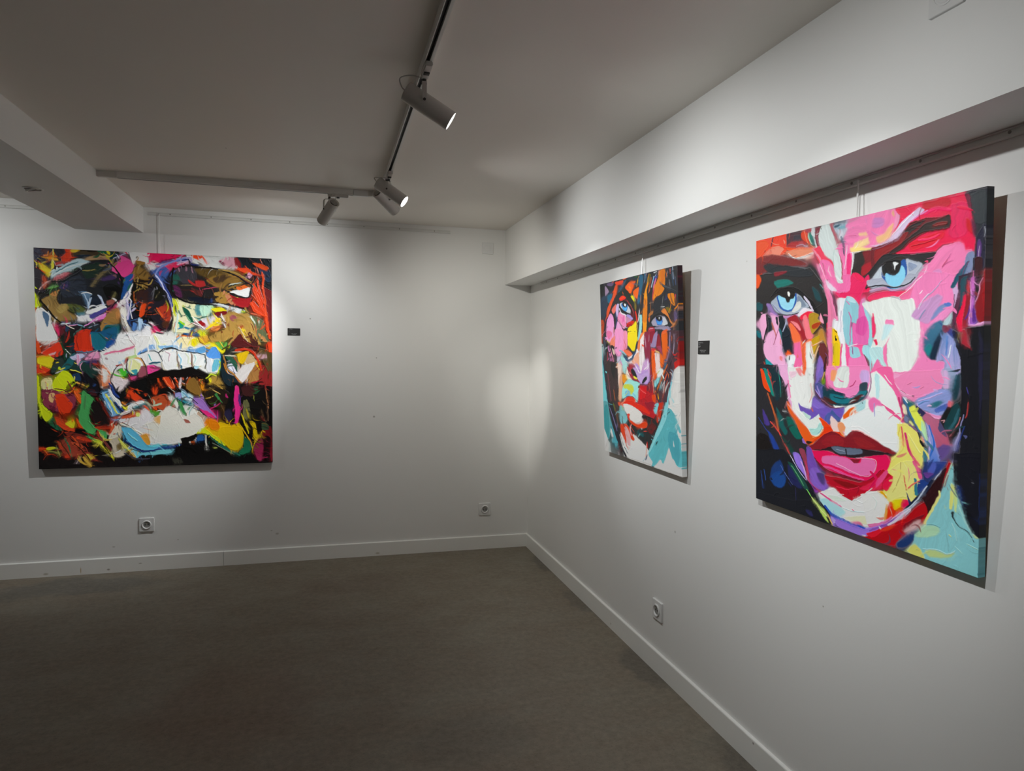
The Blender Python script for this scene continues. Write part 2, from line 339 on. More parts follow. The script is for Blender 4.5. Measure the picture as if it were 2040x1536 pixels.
# ------------------------------------------------------------ track spotlights
def spotlight(pivot, d, lf, lb, axis, ad0, ad1, label, sticker=False, cable_side=1, field=0, core=0, narrow=0, core_cone=50, tint=(0.975, 1.0, 0.995), aim=None, field_aim=None, tr=None):
    P = Vector(pivot); d = Vector(d).normalized(); R = 0.0335
    ztrack = H - 0.035
    root = empty('track_spotlight', (P.x, P.y, P.z), label, 'spotlight')
    # adapter sliding in the track
    c = tr if tr is not None else (TB[0] + TB[1]) / 2 if axis == 'y' else (TA[0] + TA[1]) / 2
    hw = 0.0125
    A = (c - hw, c + hw, ad0, ad1) if axis == 'y' else (ad0, ad1, c - hw, c + hw)
    ad = part('adapter', boxes((*A, ztrack - .017, ztrack - .0005), bevel=.003), M_lamp, root, True)
    lv = (A[0] + .003, A[1] - .003, (A[2] + A[3]) / 2 - .009, (A[2] + A[3]) / 2 + .009) if axis == 'y' else ((A[0] + A[1]) / 2 - .009, (A[0] + A[1]) / 2 + .009, A[2] + .003, A[3] - .003)
    subpart('lever', boxes((*lv, ztrack - .0225, ztrack - .0172), bevel=.001), M_dark, ad)
    stem_top = ztrack - .0225
    # yoke: a bridge and two arms reaching the pivots
    side = d.cross(Vector((0, 0, 1))).normalized()
    top = Vector((P.x, P.y, ztrack - .024)); bm = bmesh.new()
    lathe(bm, [(0, 0), (.0075, 0), (.0075, .010), (.0095, .012), (.0095, .016), (0, .016)], (0, 0, -1), (P.x, P.y, ztrack - .0172), 24)
    part('swivel', bm, M_dark, root, True)
    arm_o = R + .0035
    def strip(s):
        pts = [top + Vector((0, 0, -.009)), top + side * s * (arm_o * .55) + Vector((0, 0, -.010)), top + side * s * arm_o * .93 + Vector((0, 0, -.017)), P + side * s * arm_o + Vector((0, 0, .018)), P + side * s * arm_o + Vector((0, 0, -.006))]
        sp = spline(pts, 6); bm = bmesh.new(); wv = side.cross(Vector((0, 0, 1))).normalized(); rr = []
        for i, q in enumerate(sp):
            t_ = (sp[min(i + 1, len(sp) - 1)] - sp[max(i - 1, 0)]).normalized(); nn = t_.cross(wv).normalized()
            w = .0075 if i < len(sp) - 2 else .0055
            rr.append([bm.verts.new(q + wv * a * w + nn * b * .0013) for a, b in ((-1, -1), (1, -1), (1, 1), (-1, 1))])
        for X, Y in zip(rr[:-1], rr[1:]):
            for k in range(4): bm.faces.new((X[k], X[(k + 1) % 4], Y[(k + 1) % 4], Y[k]))
        bm.faces.new(rr[0][::-1]); bm.faces.new(rr[-1]); bmesh.ops.recalc_face_normals(bm, faces=list(bm.faces)); return bm
    for s in (-1, 1):
        a_ = part('arm', strip(s), M_lamp, root, True)
        bm = bmesh.new(); lathe(bm, [(0, .0035), (.0045, .0035), (.005, .002), (.005, -.003), (0, -.003)], side * s, P + side * s * arm_o, 20)
        subpart('pivot_screw', bm, M_dark, a_, True)
    # body
    bm = bmesh.new()
    lathe(bm, [(R - .010, -lb + .004), (R - .003, -lb), (R - .0006, -lb + .001), (R, -lb + .003), (R, lf - .001), (R - .0008, lf), (R - .0022, lf), (R - .0026, lf - .006), (R - .0026, -lb + .012), (R - .010, -lb + .012)], d, P, 56, closed=True)
    body = part('housing', bm, M_lamp, root, True)
    bm = bmesh.new(); lathe(bm, [(0, -lb + .0035), (R - .0105, -lb + .0035), (R - .0105, -lb + .0115), (0, -lb + .0115)], d, P, 32)
    subpart('back_cap', bm, M_dark, body, True)
    for k in range(-2, 3):
        bm = bmesh.new(); a = d.orthogonal().normalized(); b = d.cross(a); q = P - d * (lb - .0015) + a * (k * .0075); hl = math.sqrt(max(0, (R - .012) ** 2 - (k * .0075) ** 2))
        vs_ = [bm.verts.new(q + a * sa * .0009 + b * sb * hl + d * sd * .0019) for sa in (-1, 1) for sb in (-1, 1) for sd in (-1, 1)]
        for f_ in ((0, 1, 3, 2), (4, 6, 7, 5), (0, 4, 5, 1), (2, 3, 7, 6), (0, 2, 6, 4), (1, 5, 7, 3)): bm.faces.new([vs_[i] for i in f_])
        bmesh.ops.recalc_face_normals(bm, faces=list(bm.faces)); subpart('cooling_fin', bm, M_lamp, body)
    bm = bmesh.new(); lathe(bm, [(0, lf - .0025), (R - .0030, lf - .0025), (R - .0030, lf - .0045), (0, lf - .0045)], d, P, 48)
    part('lens', bm, M_glow, root, True, label='lit white lens')
    if sticker:   # rating label with barcode on the arm
        s = sticker; wv = side.cross(Vector((0, 0, 1))).normalized(); nrm = side * s
        bm = bmesh.new(); q0 = P + nrm * (arm_o + .0016)
        def plate(q, w, h, th):
            v8 = [bm.verts.new(q + wv * a * w + Vector((0, 0, 1)) * b * h + nrm * c_ * th) for a in (-1, 1) for b in (-1, 1) for c_ in (0, 1)]
            for f_ in ((0, 1, 3, 2), (4, 6, 7, 5), (0, 4, 5, 1), (2, 3, 7, 6), (0, 2, 6, 4), (1, 5, 7, 3)): bm.faces.new([v8[i] for i in f_])
        for k, hh in enumerate((.0016, .0008, .0016, .0012, .0005, .0016, .0008)):
            plate(q0 + Vector((0, 0, .013 + k * .0042)) + wv * .001, .0042 if k % 2 else .0034, hh, .0003)
        bmesh.ops.recalc_face_normals(bm, faces=list(bm.faces))
        part('rating_label', bm, M_dark, root, label='dark printed rating label')
    # cable loop from the back of the housing to the adapter
    up = Vector((0, 0, 1)); back = P - d * lb
    cpts = [back + d * .004, back - d * .016 + up * .004, back - d * .022 + up * .030, (back + top) * .5 - d * .020 + up * .040, top + side * cable_side * .004 - d * .018 + up * .002, top + Vector((0, 0, .004)) - d * .006]
    cpts = [Vector((q.x, q.y, min(q.z, ztrack - .008))) for q in cpts]
    bm = bmesh.new(); tube(bm, spline(cpts, 8), .0022, 8); part('cable', bm, M_lamp, root, True)
    aim_ = Vector(aim).normalized() if aim else d
    for nm, watts, cone, blend in (('field_beam', field, 124, 1.0), ('core_beam', core, core_cone, 1.0), ('narrow_beam', narrow, 25, 1.0)):
        if not watts: continue
        L = bpy.data.lights.new(nm, 'SPOT'); L.energy = watts; L.color = tint; L.spot_size = math.radians(cone); L.spot_blend = blend; L.shadow_soft_size = 0.016
        lo = bpy.data.objects.new(nm, L); COL.objects.link(lo); lo.parent = root
        lo.location = d * (lf + .003); lo.rotation_euler = ((Vector(field_aim) if field_aim else d) if nm == 'field_beam' else aim_).to_track_quat('-Z', 'Y').to_euler()
    return root
for S in SPOTS: spotlight(**S)

# ------------------------------------------------------------ recessed light in the beam
dl = empty('recessed_downlight', (-3.018, -1.228, BEAM_Z), 'unlit round swivel downlight set into the underside of the ceiling beam', 'downlight')
bm = bmesh.new(); lathe(bm, [(.047, 0.0), (.047, .0025), (.043, .0045), (.038, .0045), (.036, .002), (.036, 0)], (0, 0, -1), dl.location, 40, closed=True); part('trim_ring', bm, M_alu, dl, True)
_ax = Vector((.30, .15, -1)).normalized()
bm = bmesh.new(); lathe(bm, [(.034, -.001), (.034, .006), (.031, .008), (.026, .007), (.026, -.001)], _ax, Vector(dl.location) + Vector((0, 0, -.002)), 40, closed=True); gb = part('gimbal', bm, M_alu, dl, True)
bm = bmesh.new(); lathe(bm, [(0, .0005), (.0255, .0005), (.0255, .003), (0, .003)], _ax, Vector(dl.location) + Vector((0, 0, -.002)), 32); subpart('lamp', bm, M_dark, gb, True, 'dark unlit lamp face')

# ------------------------------------------------------------ sockets and blank plates
def on_wall(c, normal):
    """returns f(a, b, n): a along the wall to the viewer's right, b up, n out of the wall"""
    c = Vector(c); n_ = Vector(normal); a_ = Vector((0, 0, 1)).cross(n_)
    return lambda a, b, n: c + a_ * a + Vector((0, 0, b)) + n_ * n
def rbox(F, w, h, d0, d1, r=.006, bev=.0015):
    bm = bmesh.new(); pts = []
    for cx, cz, a0 in ((w - r, h - r, 0), (-w + r, h - r, 90), (-w + r, -h + r, 180), (w - r, -h + r, 270)):
        for k in range(5):
            t = math.radians(a0 + k * 22.5); pts.append((cx + r * math.cos(t), cz + r * math.sin(t)))
    rings = []
    for (sc, n) in ((1, d0), (1, d1 - bev), (1 - bev / w, d1)): rings.append([bm.verts.new(F(x * sc, z * sc, n)) for x, z in pts])
    m = len(pts)
    for A, B in zip(rings[:-1], rings[1:]):
        for i in range(m): bm.faces.new((A[i], A[(i + 1) % m], B[(i + 1) % m], B[i]))
    bm.faces.new(rings[0]); bm.faces.new(rings[-1]); bmesh.ops.recalc_face_normals(bm, faces=list(bm.faces)); return bm
def socket(c, normal, label):
    F = on_wall(c, normal); n = Vector(normal)
    root = empty('power_socket', c, label, 'power socket')
    pl = part('plate', rbox(F, .0475, .047, 0, .0095, .003), M_plast, root, True)
    bm = bmesh.new(); lathe(bm, [(.031, .0085), (.031, .013), (.0285, .0155), (.0255, .0155), (.0235, .0135), (.0215, .0098), (.0215, .0085)], n, F(0, 0, 0), 40, closed=True); part('ring', bm, M_plast, root, True)
    bm = bmesh.new(); lathe(bm, [(0, .0096), (.0214, .0096), (.0214, .0090), (0, .0090)], n, F(0, 0, 0), 32); well = part('well', bm, M_off2, root, True, 'shaded grey well of the socket')
    for a in (-.0095, .0095):
        bm = bmesh.new(); lathe(bm, [(0, .0100), (.0036, .0100), (.0036, .0095), (0, .0095)], n, F(a, 0, 0), 16); subpart('contact_hole', bm, M_black, well, True)
    bm = bmesh.new(); lathe(bm, [(.0026, .0095), (.0026, .0140), (.0014, .0155), (0, .0158)], n, F(0, .0105, 0), 16); part('earth_pin', bm, M_pin, root, True)
    return root
M_off2 = new_mat('grey plastic', 0.4, (0.28, 0.28, 0.27))
socket((-2.799, 0, .325), (0, -1, 0), 'white wall socket below the skull painting, low on the back wall')
socket((-0.358, 0, .320), (0, -1, 0), 'white wall socket on the back wall near the corner, above the baseboard')
socket((0, -2.252, .306), (-1, 0, 0), 'white wall socket on the right wall, below the smaller face painting')
def blank(c, normal, hw, label):
    F = on_wall(c, normal); root = empty('wall_plate', c, label, 'wall plate')
    part('plate', rbox(F, hw, hw, 0, .0085, .003), M_plast, root, True)
    bm = bmesh.new(); lathe(bm, [(0, .0100), (hw * .50, .0100), (hw * .56, .0092), (hw * .58, .0078), (hw * .66, .0078), (hw * .66, .0098), (hw * .70, .0098), (hw * .70, .0080)], Vector(normal), F(0, 0, 0), 40)
    part('cover_disc', bm, M_plast, root, True)
blank((-0.359, 0, 2.390), (0, -1, 0), .0445, 'square white blank plate with round cover high beside the corner')
blank((BULK_X, -3.954, 2.394), (-1, 0, 0), .0455, 'square white plate with round cover on the soffit face, at the top edge')

# ------------------------------------------------------------ caption plates
def caption(c, normal, w, h, lines, label):
    F = on_wall(c, normal); root = empty('caption_plate', c, label, 'caption plate')
    part('plate', rbox(F, w / 2, h / 2, 0, .003, .0025, .0006), M_black, root)
    bm = bmesh.new(); rs = np.random.RandomState(int(abs(c[0] + c[1]) * 100))
    for (a0, a1, z, s) in lines:     # rows of tiny characters
        x = a0
        while x < a1:
            cw = s * rs.uniform(.5, .9)
            if rs.rand() > .12:
                for (p0, p1, q0, q1) in ((0, .22, 0, 1), (.22, 1, .8, 1) if rs.rand() > .4 else (.22, 1, 0, .2), (.75, 1, .2, .8) if rs.rand() > .4 else (.3, .8, .4, .6)):
                    v8 = [bm.verts.new(F(-w / 2 + x + cw * .8 * a, z + s * (b - .5), n)) for a in (p0, p1) for b in (q0, q1) for n in (.0029, .0032)]
                    for f_ in ((0, 1, 3, 2), (4, 6, 7, 5), (0, 4, 5, 1), (2, 3, 7, 6), (0, 2, 6, 4), (1, 5, 7, 3)): bm.faces.new([v8[i] for i in f_])
            x += cw
    bmesh.ops.recalc_face_normals(bm, faces=list(bm.faces))
    part('lettering', bm, M_text, root, label='small white lettering')
caption((-1.8115, 0, 1.7015), (0, -1, 0), .088, .053, [(.008, .036, .0205, .0034), (.008, .018, .005, .0026), (.024, .064, -.0135, .0036), (.028, .058, -.0195, .0022)], 'small black caption plate with white text beside the skull painting')
caption((0, -2.606, 1.597), (-1, 0, 0), .089, .0585, [(.004, .040, .0205, .0042), (.004, .018, .0135, .0022), (.004, .022, .0055, .0030), (.004, .016, .0005, .0022), (.018, .066, -.0125, .0038), (.024, .058, -.0195, .0026)], 'black caption plate with white text between the two face paintings')
# ------------------------------------------------------------ paintings
# Knife strokes of each canvas: shape, colour (as it looks on the lit canvas) and outline in the canvas's own sketch grid.
def _noise2(rs, h, w, cells):
    g = rs.rand(cells + 3, cells + 3).astype(np.float32)
    y = np.linspace(0, cells, h); x = np.linspace(0, cells, w); yi = y.astype(int); xi = x.astype(int)
    fy = (y - yi)[:, None]; fx = (x - xi)[None, :]; fy = fy * fy * (3 - 2 * fy); fx = fx * fx * (3 - 2 * fx)
    return g[yi][:, xi] * (1 - fy) * (1 - fx) + g[yi + 1][:, xi] * fy * (1 - fx) + g[yi][:, xi + 1] * (1 - fy) * fx + g[yi + 1][:, xi + 1] * fy * fx
def _blur(a, r):
    r = int(round(r))
    if r < 1: return a
    for ax in (0, 1):
        p = np.pad(a, [(r + 1, r) if i == ax else (0, 0) for i in (0, 1)], mode='edge').cumsum(axis=ax)
        n = a.shape[ax]; k = 2 * r + 1
        a = (np.take(p, range(k, k + n), axis=ax) - np.take(p, range(0, n), axis=ax)) / k
    return a
def _hom(src):
    dst = [(0, 0), (1, 0), (1, 1), (0, 1)]; A = []; B = []
    for (x, y), (u, v) in zip(src, dst):
        A.append([x, y, 1, 0, 0, 0, -u * x, -u * y]); B.append(u)
        A.append([0, 0, 0, x, y, 1, -v * x, -v * y]); B.append(v)
    return np.append(np.linalg.solve(np.array(A, float), np.array(B, float)), 1).reshape(3, 3)
def _curve(P, closed, k=5):
    n = len(P); out = []
    idx = range(n) if closed else range(n - 1)
    for i in idx:
        g = (lambda j: P[j % n]) if closed else (lambda j: P[min(max(j, 0), n - 1)])
        a, b, c, d = g(i - 1), g(i), g(i + 1), g(i + 2)
        for j in range(k):
            t = j / k
            # slightly tense curve keeps the chiselled look of knife strokes
            q = 0.5 * ((2 * b) + (c - a) * t + (2 * a - 5 * b + 4 * c - d) * t * t + (3 * b - a - 3 * c + d) * t ** 3)
            out.append(0.75 * q + 0.25 * (b + (c - b) * t))
    if not closed: out.append(P[-1])
    return np.array(out)
def _lin(hexs):
    c = np.array([int(hexs[i:i + 2], 16) for i in (0, 2, 4)]) / 255.0
    return np.where(c <= .04045, c / 12.92, ((c + .055) / 1.055) ** 2.4)
def paint(text, quad, W, Hh, base, seed, edge=0.9, dark=0.3, accents=0, keep=(), sat=1.0, lw=1.2, tone=1.0, smear=0):
    rs = np.random.RandomState(seed); M = _hom(quad)
    img = np.zeros((Hh, W, 3), np.float32) + _lin(base); hgt = np.zeros((Hh, W), np.float32); cov = np.zeros((Hh, W), np.float32)
    yy, xx = np.mgrid[0:Hh, 0:W].astype(np.float32)
    wx = (_noise2(rs, Hh, W, 30) - .5) * 3.0 * edge + (_noise2(rs, Hh, W, 110) - .5) * 1.8 * edge
    wy = (_noise2(rs, Hh, W, 30) - .5) * 3.0 * edge + (_noise2(rs, Hh, W, 110) - .5) * 1.8 * edge
    X = xx + wx; Y = yy + wy; nf = (_noise2(rs, Hh, W, 26) - .5) * 16 + (_noise2(rs, Hh, W, 80) - .5) * 4; ox = oy = 0.0; sc = 1.0
    def stroke(line):
        nonlocal ox, oy, sc
        tk = line.split()
        if not tk: return
        if tk[0] == 'B': ox, oy, sc = float(tk[1]), float(tk[2]), float(tk[3]); return
        kind, _, soft = tk[0].partition(':'); soft = float(soft) if soft else 0.0
        cols = tk[1].split('>')
        P = np.array([[float(v) for v in t.split(',')] for t in tk[2:]])
        Pp = P / sc + (ox, oy); q = np.c_[Pp, np.ones(len(Pp))] @ M.T
        q = q[:, :2] / q[:, 2:]; ok = (np.abs(q) < 6).all(axis=1)
        if ok.sum() < 2: return
        Q = q * (W - 1, Hh - 1)
        # local scale: canvas pixels per sketch unit
        c0 = Pp.mean(axis=0); e = np.array([[c0[0], c0[1], 1], [c0[0] + 1, c0[1], 1], [c0[0], c0[1] + 1, 1]]) @ M.T; e = e[:, :2] / e[:, 2:] * (W, Hh)
        ls = math.sqrt(abs(np.cross(e[1] - e[0], e[2] - e[0]))) / sc
        if kind[0] == 's': Q = _curve(Q, True)
        if kind[0] == 'l' and len(Q) > 2: Q = _curve(Q, False)
        wd = float(kind[1:]) * ls * lw if kind[0] == 'l' else 0
        pad = 3 + wd + soft * ls * 2
        x0, x1 = int(max(0, Q[:, 0].min() - pad)), int(min(W, Q[:, 0].max() + pad + 1)); y0, y1 = int(max(0, Q[:, 1].min() - pad)), int(min(Hh, Q[:, 1].max() + pad + 1))
        if x1 - x0 < 1 or y1 - y0 < 1: return
        x = X[y0:y1, x0:x1]; y = Y[y0:y1, x0:x1]
        if kind[0] == 'l':
            best = np.full(x.shape, 1e9, np.float32); n = len(Q) - 1
            for i in range(n):
                a, b = Q[i], Q[i + 1]; ab = b - a; L2 = ab @ ab + 1e-9
                t = np.clip(((x - a[0]) * ab[0] + (y - a[1]) * ab[1]) / L2, 0, 1)
                d = np.hypot(x - a[0] - t * ab[0], y - a[1] - t * ab[1])
                s = (i + t) / n; w = wd * .5 * (0.55 + 0.45 * np.sin(np.pi * np.clip(s * .9 + .08, 0, 1)) ** .6)
                best = np.minimum(best, d - w)
            m = np.clip(.5 - best, 0, 1); dirv = Q[-1] - Q[0]
        else:
            ins = np.zeros(x.shape, bool); n = len(Q)
            for i in range(n):
                (ax, ay), (bx, by) = Q[i], Q[(i + 1) % n]
                if ay == by: continue
                c = ((ay > y) != (by > y)) & (x < (bx - ax) * (y - ay) / (by - ay) + ax); ins ^= c
            m = ins.astype(np.float32); m = _blur(m, 1) * .6 + m * .4
            Z = Q - Q.mean(axis=0); ev, evec = np.linalg.eigh(Z.T @ Z); dirv = evec[:, 1]
        if soft: m = _blur(_blur(m, soft * ls * .55), soft * ls * .55)
        dirv = dirv / (np.linalg.norm(dirv) + 1e-9); gx = xx[y0:y1, x0:x1]; gy = yy[y0:y1, x0:x1]
        along = gx * dirv[0] + gy * dirv[1]; perp = -gx * dirv[1] + gy * dirv[0] + nf[y0:y1, x0:x1]
        tab = rs.rand(4096).astype(np.float32); 
        pi_ = perp * .9 + along * .02 + 2000; i0 = pi_.astype(int) % 4095; st = tab[i0] * (1 - (pi_ % 1)) + tab[i0 + 1] * (pi_ % 1)
        pj = perp * .22 + 900; j0 = pj.astype(int) % 4095; sf = pj % 1; st = st * .5 + .5 * (tab[j0] * (1 - sf) + tab[j0 + 1] * sf)
        c1 = _lin(cols[0])
        if len(cols) > 1:
            t = (along - along.min()) / (np.ptp(along) + 1e-6); t = np.clip(t + (st - .5) * .5, 0, 1)[..., None]; C = c1 * (1 - t) + _lin(cols[1]) * t
        else: C = np.broadcast_to(c1, x.shape + (3,))
        amp = .20 if soft < 4 else .30
        C = C * (1 + (st[..., None] - .5) * amp)
        if soft >= 3: m = np.clip(m + (st - .5) * .5 * (4 * m * (1 - m)), 0, 1)
        m3 = m[..., None]; img[y0:y1, x0:x1] = img[y0:y1, x0:x1] * (1 - m3) + C * m3
        cov[y0:y1, x0:x1] = np.maximum(cov[y0:y1, x0:x1], m)
        ridge = np.clip(m - _blur(m, 2), 0, 1) * 1.6; hl = hgt[y0:y1, x0:x1]
        thick = .35 + .4 * rs.rand()
        hgt[y0:y1, x0:x1] = hl * (1 - m * .75) + m * thick * (.60 + .16 * st) + ridge * .8
    first, _, last = text.strip().partition('\nX\n')
    for line in first.split('\n'): stroke(line)
    # bare ground between strokes takes the smeared colour of its neighbours
    c = (cov > .5).astype(np.float32); acc = np.zeros_like(img); got = np.zeros((Hh, W), np.float32)
    for r in (2, 4, 8, 16, 40):
        wsum = _blur(_blur(c, r), r); col = np.stack([_blur(_blur(img[..., k] * c, r), r) for k in range(3)], -1) / (wsum[..., None] + 1e-4)
        w = (1 - got) * np.clip(wsum * 6, 0, 1); acc += col * w[..., None]; got += w
    acc = acc / (got[..., None] + 1e-4); g = _noise2(rs, Hh, W, 40); streak = _noise2(rs, Hh, W, 14) * .6 + g * .4
    dk = np.clip((streak - .5 + dark * .5) * 6, 0, 1)[..., None] * dark * 1.3
    lum0 = acc.mean(-1, keepdims=True); dk = np.where(lum0 > .42, dk * .25, np.clip(dk, 0, .85))
    fill = acc * (1 - dk) + acc * .18 * dk
    img = img * cov[..., None] + fill * (1 - cov[..., None])
    # small knife touches: colour dragged from close by
    flow = (_noise2(rs, Hh, W, 7) - .5) * 7.0
    for _ in range(accents):
        cx, cy = rs.rand() * W, rs.rand() * Hh
        if any(a0 * W < cx < a1 * W and b0 * Hh < cy < b1 * Hh for a0, a1, b0, b1 in keep): continue
        rr = 6 + rs.rand() * 22; th = rs.rand() * 6.283; sx, sy = int(np.clip(cx + rr * math.cos(th), 0, W - 1)), int(np.clip(cy + rr * math.sin(th), 0, Hh - 1))
        col = img[sy, sx].copy(); here = img[int(cy), int(cx)]
        if abs(col - here).sum() < .03: col = here * rs.choice([.72, .85, 1.2])
        L = 4 + rs.rand() ** 2 * 17; wd = .8 + rs.rand() ** 2 * 3.6
        a1 = flow[int(cy), int(cx)] + rs.randn() * .35; bend = rs.randn() * .35
        R = int(L + wd + 3); x0, x1 = max(0, int(cx) - R), min(W, int(cx) + R); y0, y1 = max(0, int(cy) - R), min(Hh, int(cy) + R)
        gx = xx[y0:y1, x0:x1] - cx; gy = yy[y0:y1, x0:x1] - cy; al = gx * math.cos(a1) + gy * math.sin(a1); pe = -gx * math.sin(a1) + gy * math.cos(a1) + bend * al * al / L
        t = np.clip(al / L, -1, 1); m = np.clip(.5 + wd * (1 - t * t) ** .5 * (.75 + .25 * t) - np.abs(pe), 0, 1) * (np.abs(al) < L) * (.55 + .45 * rs.rand())
        m3 = m[..., None]; img[y0:y1, x0:x1] = img[y0:y1, x0:x1] * (1 - m3) + col * m3; hgt[y0:y1, x0:x1] += m * (.15 + .3 * rs.rand())
    # the knife drags wet paint along: soft smear that follows the strokes
    if smear:
        ca, sa = np.cos(flow), np.sin(flow); acc = np.zeros_like(img); Ls = 7; jit = _noise2(rs, Hh, W, 200) * 6
        for k in range(-Ls, Ls + 1):
            ix = np.clip(xx + ca * (k + jit - 3), 0, W - 1).astype(int); iy = np.clip(yy + sa * (k + jit - 3), 0, Hh - 1).astype(int); acc += img[iy, ix]
        acc /= 2 * Ls + 1; mk = np.clip((_noise2(rs, Hh, W, 22) - .42) * 5, 0, 1) * smear
        for a0, a1, b0, b1 in keep: mk[int(b0 * Hh):int(b1 * Hh), int(a0 * W):int(a1 * W)] *= .15
        mk = _blur(mk, 3)[..., None]; img = img * (1 - mk) + acc * mk
    for line in last.split('\n'): stroke(line)
    if tone != 1.0: img = img ** tone
    if sat != 1.0:
        lum = img @ np.array([.2126, .7152, .0722]); img = np.clip(lum[..., None] + (img - lum[..., None]) * sat, .002, 1.2)
    hgt += (_noise2(rs, Hh, W, 220) - .5) * .10
    return img.astype(np.float32), hgt
def canvas(name, centre, axis, w, h, rot, lean, off, thick, img, hgt, light, label, relief=.0011):
    """light: coarse grid of how brightly the spotlights hit the canvas; the painted colour is what was seen divided by it"""
    Hh, W = img.shape[:2]; g = np.array(light, np.float32); gh, gw = g.shape[:2]
    yy = np.linspace(0, gh - 1, Hh); xx = np.linspace(0, gw - 1, W); yi = np.minimum(yy.astype(int), gh - 2); xi = np.minimum(xx.astype(int), gw - 2); fy = (yy - yi)[:, None, None]; fx = (xx - xi)[None, :, None]
    L = g[yi][:, xi] * (1 - fy) * (1 - fx) + g[yi + 1][:, xi] * fy * (1 - fx) + g[yi][:, xi + 1] * (1 - fy) * fx + g[yi + 1][:, xi + 1] * fy * fx
    alb = img / L; mx = alb.max(-1, keepdims=True); alb = np.clip(alb * np.minimum(1, .93 / np.maximum(mx, 1e-4)) ** .8, 0.004, .93)
    root = empty('painting', centre, label, 'painting')
    right = Vector((0, -1, 0)) if axis == 'R' else Vector((1, 0, 0)); nrm = Vector((-1, 0, 0)) if axis == 'R' else Vector((0, -1, 0))
    up = Vector((0, 0, 1)) * math.cos(lean) + nrm * math.sin(lean); out = nrm * math.cos(lean) - Vector((0, 0, 1)) * math.sin(lean)
    A = right * math.cos(rot) + up * math.sin(rot); U = -right * math.sin(rot) + up * math.cos(rot)
    A_, U_, O_ = (np.array(v) for v in (A, U, out)); base = np.array(nrm) * off
    u = np.linspace(-w / 2, w / 2, W); v = np.linspace(h / 2, -h / 2, Hh)
    hh = hgt * relief; hh[0] = hh[-1] = 0; hh[:, 0] = hh[:, -1] = 0
    co = base + u[None, :, None] * A_ + v[:, None, None] * U_ + (thick + hh[..., None]) * O_
    co = co.reshape(-1, 3); colr = alb.reshape(-1, 3)
    idx = np.arange(W * Hh).reshape(Hh, W)
    quads = [np.stack([idx[:-1, :-1], idx[1:, :-1], idx[1:, 1:], idx[:-1, 1:]], -1).reshape(-1, 4)]
    loop = np.concatenate([idx[0, :-1], idx[:-1, -1], idx[-1, :0:-1], idx[:0:-1, 0]]); n = len(loop); n0 = len(co)
    co = np.concatenate([co, co[loop], co[loop] - O_ * thick * .5, co[loop] - O_ * thick]); colr = np.concatenate([colr, colr[loop], colr[loop], colr[loop]])
    for k in range(2):
        a = n0 + k * n + np.arange(n); b = n0 + k * n + (np.arange(n) + 1) % n
        quads.append(np.stack([b, b + n, a + n, a], -1)[:, ::-1])
    q = np.concatenate(quads).astype(np.int32)
    me = bpy.data.meshes.new(name); me.vertices.add(len(co)); me.vertices.foreach_set('co', co.astype(np.float32).ravel())
    me.loops.add(q.size); me.loops.foreach_set('vertex_index', q.ravel()); me.polygons.add(len(q)); me.polygons.foreach_set('loop_start', np.arange(0, q.size, 4, dtype=np.int32))
    try: me.polygons.foreach_set('loop_total', np.full(len(q), 4, np.int32))
    except Exception: pass
    me.polygons.foreach_set('use_smooth', np.ones(len(q), bool)); me.update(calc_edges=True); me.validate()
    at = me.color_attributes.new('paint', 'FLOAT_COLOR', 'POINT'); rgba = np.ones((len(co), 4), np.float32); rgba[:, :3] = colr; at.data.foreach_set('color', rgba.ravel())
    m = new_mat('oil paint ' + name, 0.42, (1, 1, 1), spec=0.25); t = NT(m); vc = t.node('ShaderNodeVertexColor'); vc.layer_name = 'paint'; t.link(vc.outputs['Color'], t.b.inputs['Base Color'])
    me.materials.append(m); o = bpy.data.objects.new('canvas', me); COL.objects.link(o); o.parent = root
    # wooden stretcher behind the cloth
    bm = bmesh.new(); s = .035
    for (a0, a1, b0, b1) in ((-w / 2 + .002, -w / 2 + s, -h / 2 + .002, h / 2 - .002), (w / 2 - s, w / 2 - .002, -h / 2 + .002, h / 2 - .002), (-w / 2 + s, w / 2 - s, h / 2 - s, h / 2 - .002), (-w / 2 + s, w / 2 - s, -h / 2 + .002, -h / 2 + s)):
        v8 = [bm.verts.new(Vector(base) + A * a + U * b + out * c) for a in (a0, a1) for b in (b0, b1) for c in (.001, thick - .003)]
        for f_ in ((0, 1, 3, 2), (4, 6, 7, 5), (0, 4, 5, 1), (2, 3, 7, 6), (0, 2, 6, 4), (1, 5, 7, 3)): bm.faces.new([v8[i] for i in f_])
    bmesh.ops.recalc_face_normals(bm, faces=list(bm.faces)); mesh_obj('stretcher_frame', bm, M_wood, root)
    return root
